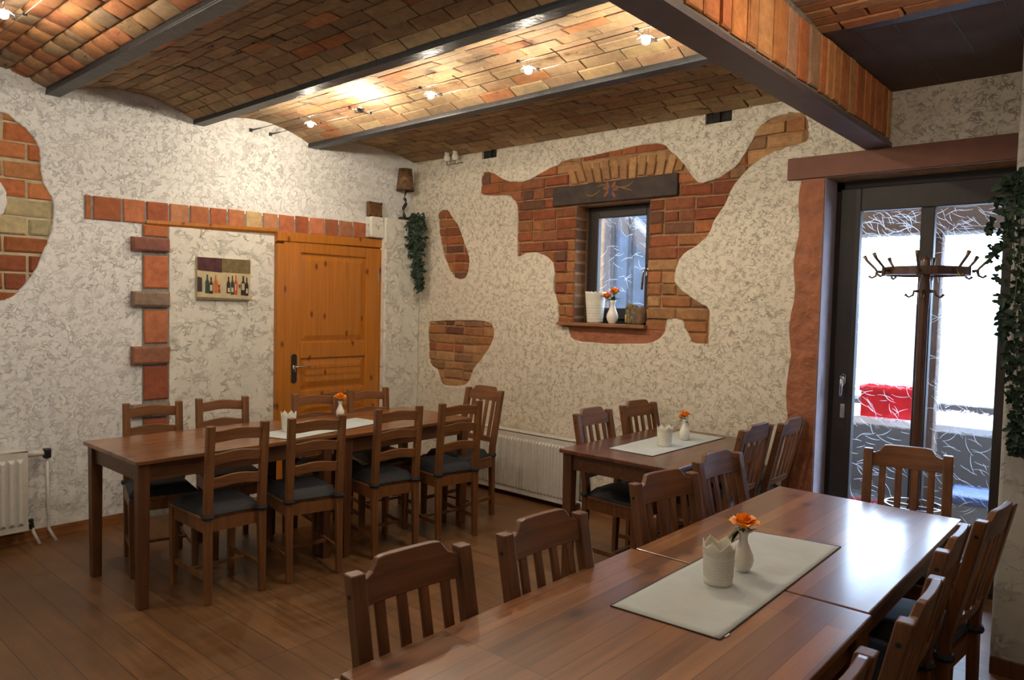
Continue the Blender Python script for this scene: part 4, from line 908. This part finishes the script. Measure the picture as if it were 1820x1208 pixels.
# carved stone ornament on the sill
sc = empty('candle_ornament', (2.372, 0.045, 1.4105), 0, 'rough brown and green log-shaped ornament on the window sill', 'ornament')
M_ORN = simple('mossy_bark', (0.16, 0.13, 0.07), 0.8, var=0.7, nscale=40, bmp=0.006)
def blob(mb, cx, cy, rx, ry, H, seed):
    rr = random.Random(seed); rings = []
    ph = [rr.uniform(0, 6) for _ in range(3)]
    for f in (0, 0.25, 0.5, 0.75, 0.93, 1.0):
        ring = []
        for j in range(18):
            t = 2*PI*j/18; k = (1+0.06*math.sin(3*t+ph[0])+0.05*math.sin(5*t+ph[1]+f*3))*(1 if f < 0.9 else (0.82 if f < 1 else 0.45))
            ring.append(Vector((cx+rx*k*math.cos(t), cy+ry*k*math.sin(t), f*H*(1+0.05*math.sin(t+ph[2])*f))))
        rings.append(ring)
    mb.loft(rings)
m = MB(); blob(m, -0.025, 0.0, 0.052, 0.035, 0.150, 1); m.build('tall_log', M_ORN, sc, True)
m = MB(); blob(m, 0.045, 0.0, 0.040, 0.032, 0.128, 2); m.build('short_log', simple('brown_log', (0.17, 0.10, 0.05), 0.8, var=0.3, nscale=30, bmp=0.004), sc, True)
m = MB(); m.lathe([(0.007, 0), (0.008, 0.05), (0.006, 0.056)], (-0.052, -0.036, 0.012), 10); m.build('candle', simple('wax', (0.6, 0.36, 0.12), 0.5), sc, True)

# ------------------------------------------------------------------ picture
pc = empty('canvas_picture', (0.0, -1.824, 1.667), 0, 'small canvas of wine bottles hanging on the left wall', 'picture')
CW, CH_ = 0.405, 0.305
MB().box(0.008, 0.030, -CW/2, CW/2, -CH_/2, CH_/2).build('canvas', simple('canvas_cream', (0.52, 0.43, 0.25), 0.8, var=0.15, nscale=14), pc, bevel=0.002)
def flat(name, col, polys, x=0.0305, nz=0.2, label=None):
    m = MB()
    for P in polys:
        pts = [Vector((x, -CW/2+CW*u, -CH_/2+CH_*v)) for u, v in P]; m.loft([pts, [p+Vector((0.0006, 0, 0)) for p in pts]])
    return m.build(name, simple('paint_'+name+str(len(bpy.data.materials)), col, 0.7, var=nz, nscale=25), pc)
flat('painted_maroon_block', (0.075, 0.018, 0.022), [[(0, .69), (.45, .66), (.45, 1), (0, 1)]], nz=.5)
flat('painted_olive_block', (0.16, 0.12, 0.045), [[(.45, .67), (1, .66), (1, 1), (.45, 1)]], nz=.3)
flat('painted_base_band', (0.17, 0.14, 0.08), [[(0, 0), (1, 0), (1, .035), (0, .07)]])
flat('painted_dark_box', (0.05, 0.025, 0.03), [[(0, .19), (.09, .19), (.085, .52), (0, .54)]])
def bott(cx, z0, z1, w_):
    h = z1-z0; return [(cx-w_, z0), (cx+w_, z0), (cx+w_, z0+h*.6), (cx+w_*.35, z0+h*.75), (cx+w_*.35, z1), (cx-w_*.35, z1), (cx-w_*.35, z0+h*.75), (cx-w_, z0+h*.6)]
for nm, c, P in (('painted_green_bottle', (0.02, 0.05, 0.04), [(.18, .16, .60, .036), (.65, .14, .60, .032)]), ('painted_dark_bottle', (0.025, 0.012, 0.012), [(.25, .15, .54, .034), (.575, .17, .57, .034), (.86, .13, .60, .045), (.93, .12, .57, .033)]), ('painted_amber_bottle', (0.55, 0.16, 0.03), [(.335, .17, .60, .036)]), ('painted_red_bottle', (0.50, 0.07, 0.02), [(.715, .14, .62, .032)])):
    for q in P: flat(nm, c, [bott(*q)], x=0.0312)
flat('painted_glass', (0.30, 0.04, 0.025), [[(.385, .28), (.41, .28), (.42, .37), (.375, .37)], [(.385, .17), (.42, .17), (.42, .27), (.385, .27)], [(.775, .30), (.80, .30), (.81, .39), (.765, .39)]], x=0.0314)
[flat('painted_label', (0.55, 0.47, 0.30), [q], x=0.0319) for q in [[(.227, .22), (.27, .22), (.27, .36), (.227, .36)], [(.56, .20), (.60, .20), (.60, .30), (.56, .30)], [(.63, .20), (.67, .20), (.67, .31), (.63, .31)], [(.83, .26), (.885, .26), (.885, .42), (.83, .42)], [(.915, .18), (.95, .18), (.95, .30), (.915, .30)], [(.70, .25), (.725, .25), (.725, .40), (.70, .40)]]]

# ------------------------------------------------------------------ ledge: lamp, box, ivy
lp = empty('table_lamp', (0.055, -0.15, 2.265), 0, 'small lamp with brown bark shade and twisted dark foot on the corner ledge', 'lamp')
m = MB(); blob(m, 0, 0, 0.042, 0.06, 0.03, 5); m.build('lamp_base', M_DARKW, lp, True)
pts = [(0, 0.0, 0.02), (0.006, -0.012, 0.06), (-0.006, -0.020, 0.10), (0.004, -0.002, 0.13), (0.0, 0.018, 0.155), (0.004, 0.012, 0.18), (0, -0.014, 0.195), (0, 0.0, 0.225), (0, 0.018, 0.27), (0, 0.01, 0.30)]
MB().tube(pts, [0.019, 0.017, 0.020, 0.016, 0.019, 0.017, 0.014, 0.012, 0.010, 0.008], 8).build('lamp_stem', M_DARKW, lp, True, subsurf=1)
m = MB(); m.lathe([(0.080, 0.262), (0.058, 0.455)], (0, 0.0, 0), 24, cap=False); o = m.build('lamp_shade', M_SHADE, lp, True, fix=False); s = o.modifiers.new('s', 'SOLIDIFY'); s.thickness = 0.003
m = MB()
for z, r in ((0.263, 0.0805), (0.454, 0.0585)): m.tube([(r*math.cos(t), r*math.sin(t), z) for t in [2*PI*k/24 for k in range(25)]], 0.0022, 6)
m.build('shade_trim', M_DARKW, lp)
wbx = empty('tin_box', (0.05, -0.485, 2.262), 0.05, 'small rusty brown tin standing on the ledge above the pine door', 'box')
m = MB(); m.box(-0.02, 0.02, -0.072, 0.072, 0, 0.125); m.build('tin_body', simple('rusty_tin', (0.16, 0.075, 0.03), 0.55, 0.3, var=0.4, nscale=20), wbx, bevel=0.004)
m = MB()
for sy in (-1, 1):
    for z in (0.008, 0.117): m.box(0.0195, 0.022, sy*0.062-0.010, sy*0.062+0.010, z-0.008, z+0.008)
m.build('corner_fitting', M_BLK, wbx)
def ivy(label, path, rad, n, ls, seed, name='hanging_ivy'):
    rr = random.Random(seed); v = empty(name, path[0], 0, label, 'ivy'); b = Vector(path[0]); P = [Vector(p)-b for p in path]; st = MB(); m = MB()
    for k in range(4):
        st.tube([p+Vector((rr.uniform(-1, 1), rr.uniform(-1, 1), 0))*rad[min(i, len(rad)-1)]*0.4 for i, p in enumerate(P)], 0.0022, 5)
    for k in range(n):
        t = rr.random()**0.9*(len(P)-1); i = min(int(t), len(P)-2); f = t-i; c = P[i].lerp(P[i+1], f); r = rad[i]*(1-f)+rad[i+1]*f
        c = c+Vector((rr.uniform(-1, 1)*r, rr.uniform(-1, 1)*r*0.6, rr.uniform(-.02, .02)))
        d = Vector((rr.uniform(-1, 1), rr.uniform(-1.3, 0.2), rr.uniform(-1.2, 0.2))).normalized(); nrm = Vector((rr.uniform(.0, .8), rr.uniform(-1.2, -.3), rr.uniform(-.2, .8))).normalized()
        s_ = nrm.cross(d); s_.normalize(); d = s_.cross(nrm); L_ = ls*rr.uniform(0.7, 1.3)
        sh = [(0, 0), (-.45, .05), (-.55, .45), (-.28, .50), (-.30, .85), (0, 1.1), (.30, .85), (.28, .50), (.55, .45), (.45, .05)]
        m.add([c+s_*x*L_*.7+d*y*L_+nrm*(0.12*L_*(abs(x)*1.5-.2)) for x, y in sh]+[c+d*L_*.45], [(q, (q+1) % 10, 10) for q in range(10)])
    st.build('stem', M_STEM, v); m.build('foliage', M_LEAF, v, fix=False); return v
ivy('dark green hanging ivy trailing from the corner ledge', [(0.17, -0.10, 2.32), (0.18, -0.13, 2.22), (0.20, -0.13, 2.05), (0.21, -0.12, 1.90), (0.225, -0.12, 1.78), (0.24, -0.12, 1.66)], [0.055, 0.09, 0.085, 0.055, 0.045, 0.03], 560, 0.034, 4)
ivy('dark green hanging ivy on the stub wall at the right edge', [(4.745, -0.82, 2.13), (4.72, -0.83, 2.05), (4.725, -0.84, 1.85), (4.75, -0.83, 1.60), (4.765, -0.83, 1.35), (4.775, -0.82, 1.12), (4.78, -0.82, 0.98)], [0.03, 0.07, 0.10, 0.08, 0.06, 0.045, 0.03], 700, 0.032, 9)
# ceramic insulators on the back wall
ins = empty('ceramic_insulator', (0.56, -0.02, 2.80), 0, 'old white ceramic insulators with iron hooks near the ceiling corner', 'insulator')
for x in (-0.045, 0.055):
    g_ = MB().lathe([(0.006, 0.04), (0.020, 0.036), (0.024, 0.020), (0.018, 0.010), (0.027, 0.0), (0.030, -0.022), (0.024, -0.040), (0.015, -0.045)], (x, -0.055, -0.005), 16).build('bell', M_CER, ins, True)
    MB().tube([(x, -0.055, -0.045), (x, -0.055, -0.075), (x+0.012, -0.05, -0.085), (x+0.022, -0.03, -0.07), (x+0.022, 0.021, -0.06)], 0.0035, 6).build('hook', M_BLK, g_)

# ------------------------------------------------------------------ cable lights
def cable_run(y0, y1, z, x1, zw, label):
    m = MB()
    for y in (y0, y1): m.tube([(0.0, y, zw), (0.06, y, zw-.002), (x1*0.5, y, z), (x1, y, z)], 0.0022, 6)
    o = m.build('lighting_cable', M_CABLE, None); tag(o, label, 'cable')
    m = MB()
    for y in (y0, y1):
        m.tube([(0.012, y, zw), (0.15, y, zw-.003)], [0.007, 0.004], 8); m.lathe([(0.012, -0.012), (0.012, 0.012)], (0.008, y, zw), 8)
    m.build('tensioner', M_BLK, o)
    return o
cable_run(-1.61, -1.45, 2.765, 3.885, 2.792, 'pair of thin bare lighting cables stretched below the lamp-lit vault')
cable_run(-3.58, -3.42, 2.765, 3.885, 2.78, 'pair of thin bare lighting cables in the vault at upper left')
def halogen(x, y, power, label, up=False, z=2.765):
    h = empty('halogen_lamp', (x, y, z), 0, label, 'lamp', 'small halogen lamps on cables'); w_ = 0.08
    m = MB(); 
    for s in (-1, 1): m = MB(); m.tube([(0, s*w_, 0), (0, s*0.03, -0.012)], 0.0022, 6); m.box(-0.006, 0.006, s*w_-0.009, s*w_+0.009, -0.006, 0.008); m.build('clamp_arm', M_BLK, h)
    if up:
        m = MB(); m.tube([(-0.035, -0.02, -0.012), (0.035, 0.02, -0.012)], 0.003, 6); m.build('spreader', M_BLK, h)
        MB().lathe([(0.002, -0.008), (0.012, -0.004), (0.014, 0.010), (0.010, 0.02)], n=12).build('bulb', M_BULB, h, True)
        m = MB(); m.lathe([(0.004, -0.014), (0.022, -0.006), (0.030, 0.010)], n=20, cap=False); m.build('reflector', M_CHROME, h, True, fix=False)
        point('lamp_light', (x, y, z+0.02), power*3.0)
    else:
        MB().lathe([(0.002, -0.042), (0.016, -0.036), (0.021, -0.022), (0.016, -0.008), (0.003, -0.003)], n=14).build('bulb', M_BULB, h, True)
        m = MB(); m.lathe([(0.006, -0.002), (0.028, -0.010), (0.044, -0.024)], n=20, cap=False); m.build('glass_shade', GLS, h, True, fix=False)
        m = MB(); m.tube([(0.012*math.cos(t), 0, 0.016+0.018*math.sin(t)) for t in [2*PI*k/12 for k in range(13)]], 0.0018, 5); m.build('wire_loop', M_CHROME, h)
        point('lamp_light', (x, y, z-0.055), power*1.5); spot('lamp_beam', (x, y, z-0.05), power*0.9)
def gls():
    m = bpy.data.materials.new('frosted_glass_shade'); m.use_nodes = True; nt = m.node_tree; nt.nodes.clear()
    out = N(nt, 'ShaderNodeOutputMaterial'); t = N(nt, 'ShaderNodeBsdfTransparent'); d = N(nt, 'ShaderNodeBsdfTranslucent'); n1 = noise(nt, pos(nt), 30)
    L(nt, ramp(nt, n1, [(0.3, (0.85, 0.88, 0.95)), (0.7, (0.95, 0.97, 1))]), d.inputs[0])
    mx = N(nt, 'ShaderNodeMixShader', Fac=0.35); L(nt, t.outputs[0], mx.inputs[1]); L(nt, d.outputs[0], mx.inputs[2]); L(nt, mx.outputs[0], out.inputs[0]); return m
GLS = gls()
for x, y, p, lb, up in ((0.72, -1.56, 9, 'lit halogen lamp on the cables, nearest the left wall', False), (1.23, -1.52, 9, 'lit halogen lamp turned up at the vault, second from the left wall', True), (1.92, -1.53, 9, 'lit halogen lamp on the cables, middle of the row of five', False), (2.67, -1.53, 9, 'lit halogen lamp on the cables, fourth from the left wall', False), (3.37, -1.53, 9, 'lit halogen lamp on the cables, next to the brick-faced girder', False), (1.34, -3.50, 10, 'lit halogen lamp at the upper left corner of the view', False)):
    halogen(x, y, p, lb, up)
# lamps of the same kind, outside the frame
point('rear_lamp', (2.5, -3.5, 2.70), 12); point('rear_lamp', (3.4, -3.5, 2.70), 10); point('rear_lamp', (2.0, -5.6, 2.6), 7)
point('right_lamp', (4.65, -1.95, 2.62), 12); point('right_lamp', (5.6, -3.0, 2.66), 9); point('right_lamp', (5.4, -5.5, 2.6), 6)

# ------------------------------------------------------------------ coat stand
cs = empty('coat_stand', (4.293, -0.36, 0), 0, 'dark wooden coat stand with brass hooks in front of the glass door', 'coat stand')
MB().lathe([(0.020, 0.03), (0.024, 0.10), (0.022, 1.55), (0.026, 1.60), (0.026, 1.67), (0.022, 1.70), (0.022, 1.79), (0.018, 1.81), (0.006, 1.82)], n=16).build('pole', M_POLE, cs, True)
def ring(mb, r, z0, z1, th, n=40):
    mb.loft([[Vector((rr_*math.cos(t), rr_*math.sin(t), z)) for rr_, z in ((r-th, z0), (r, z0), (r, z1), (r-th, z1))] for t in [2*PI*k/n for k in range(n+1)]], cap=False)
m = MB(); ring(m, 0.195, 1.722, 1.762, 0.014); m.box(-0.185, 0.185, -0.014, 0.014, 1.728, 1.752); m.box(-0.014, 0.014, -0.185, 0.185, 1.728, 1.752); m.build('hook_ring', M_POLE, cs)
for k in range(8):
    a = 2*PI*k/8+0.08; d = Vector((math.cos(a), math.sin(a), 0)); c = d*0.197
    P = [c+Vector((0, 0, 1.742)), c+d*0.022+Vector((0, 0, 1.745)), c+d*0.030+Vector((0, 0, 1.758)), c+d*0.070+Vector((0, 0, 1.80)), c+d*0.085+Vector((0, 0, 1.825))]
    Q = [c+d*0.022+Vector((0, 0, 1.742)), c+d*0.028+Vector((0, 0, 1.720)), c+d*0.045+Vector((0, 0, 1.712)), c+d*0.060+Vector((0, 0, 1.722))]
    MB().tube(P, [0.008, 0.007, 0.006, 0.007, 0.010], 8).tube(Q, [0.007, 0.006, 0.005, 0.007], 8).build('coat_hook', M_BRASS, cs, True)
for k in range(4):
    a = 2*PI*k/4+0.1; d = Vector((math.cos(a), math.sin(a), 0)); c = d*0.024
    MB().tube([c+Vector((0, 0, 1.645)), c+d*0.022+Vector((0, 0, 1.645)), c+d*0.026+Vector((0, 0, 1.625)), c+d*0.045+Vector((0, 0, 1.615)), c+d*0.062+Vector((0, 0, 1.63))], [0.009, 0.007, 0.006, 0.005, 0.007], 8).build('small_hook', M_BRASS, cs, True)
m = MB(); ring(m, 0.135, 0.555, 0.575, 0.010); m.box(-0.13, 0.13, -0.006, 0.006, 0.558, 0.570); m.build('umbrella_ring', M_CHROME, cs)
for k in range(4):
    a = 2*PI*k/4+0.78; d = Vector((math.cos(a), math.sin(a), 0))
    MB().tube([d*0.01+Vector((0, 0, 0.30)), d*0.08+Vector((0, 0, 0.22)), d*0.15+Vector((0, 0, 0.08)), d*0.20+Vector((0, 0, 0.012))], [0.014, 0.014, 0.013, 0.012], 8).build('foot', M_POLE, cs, True)
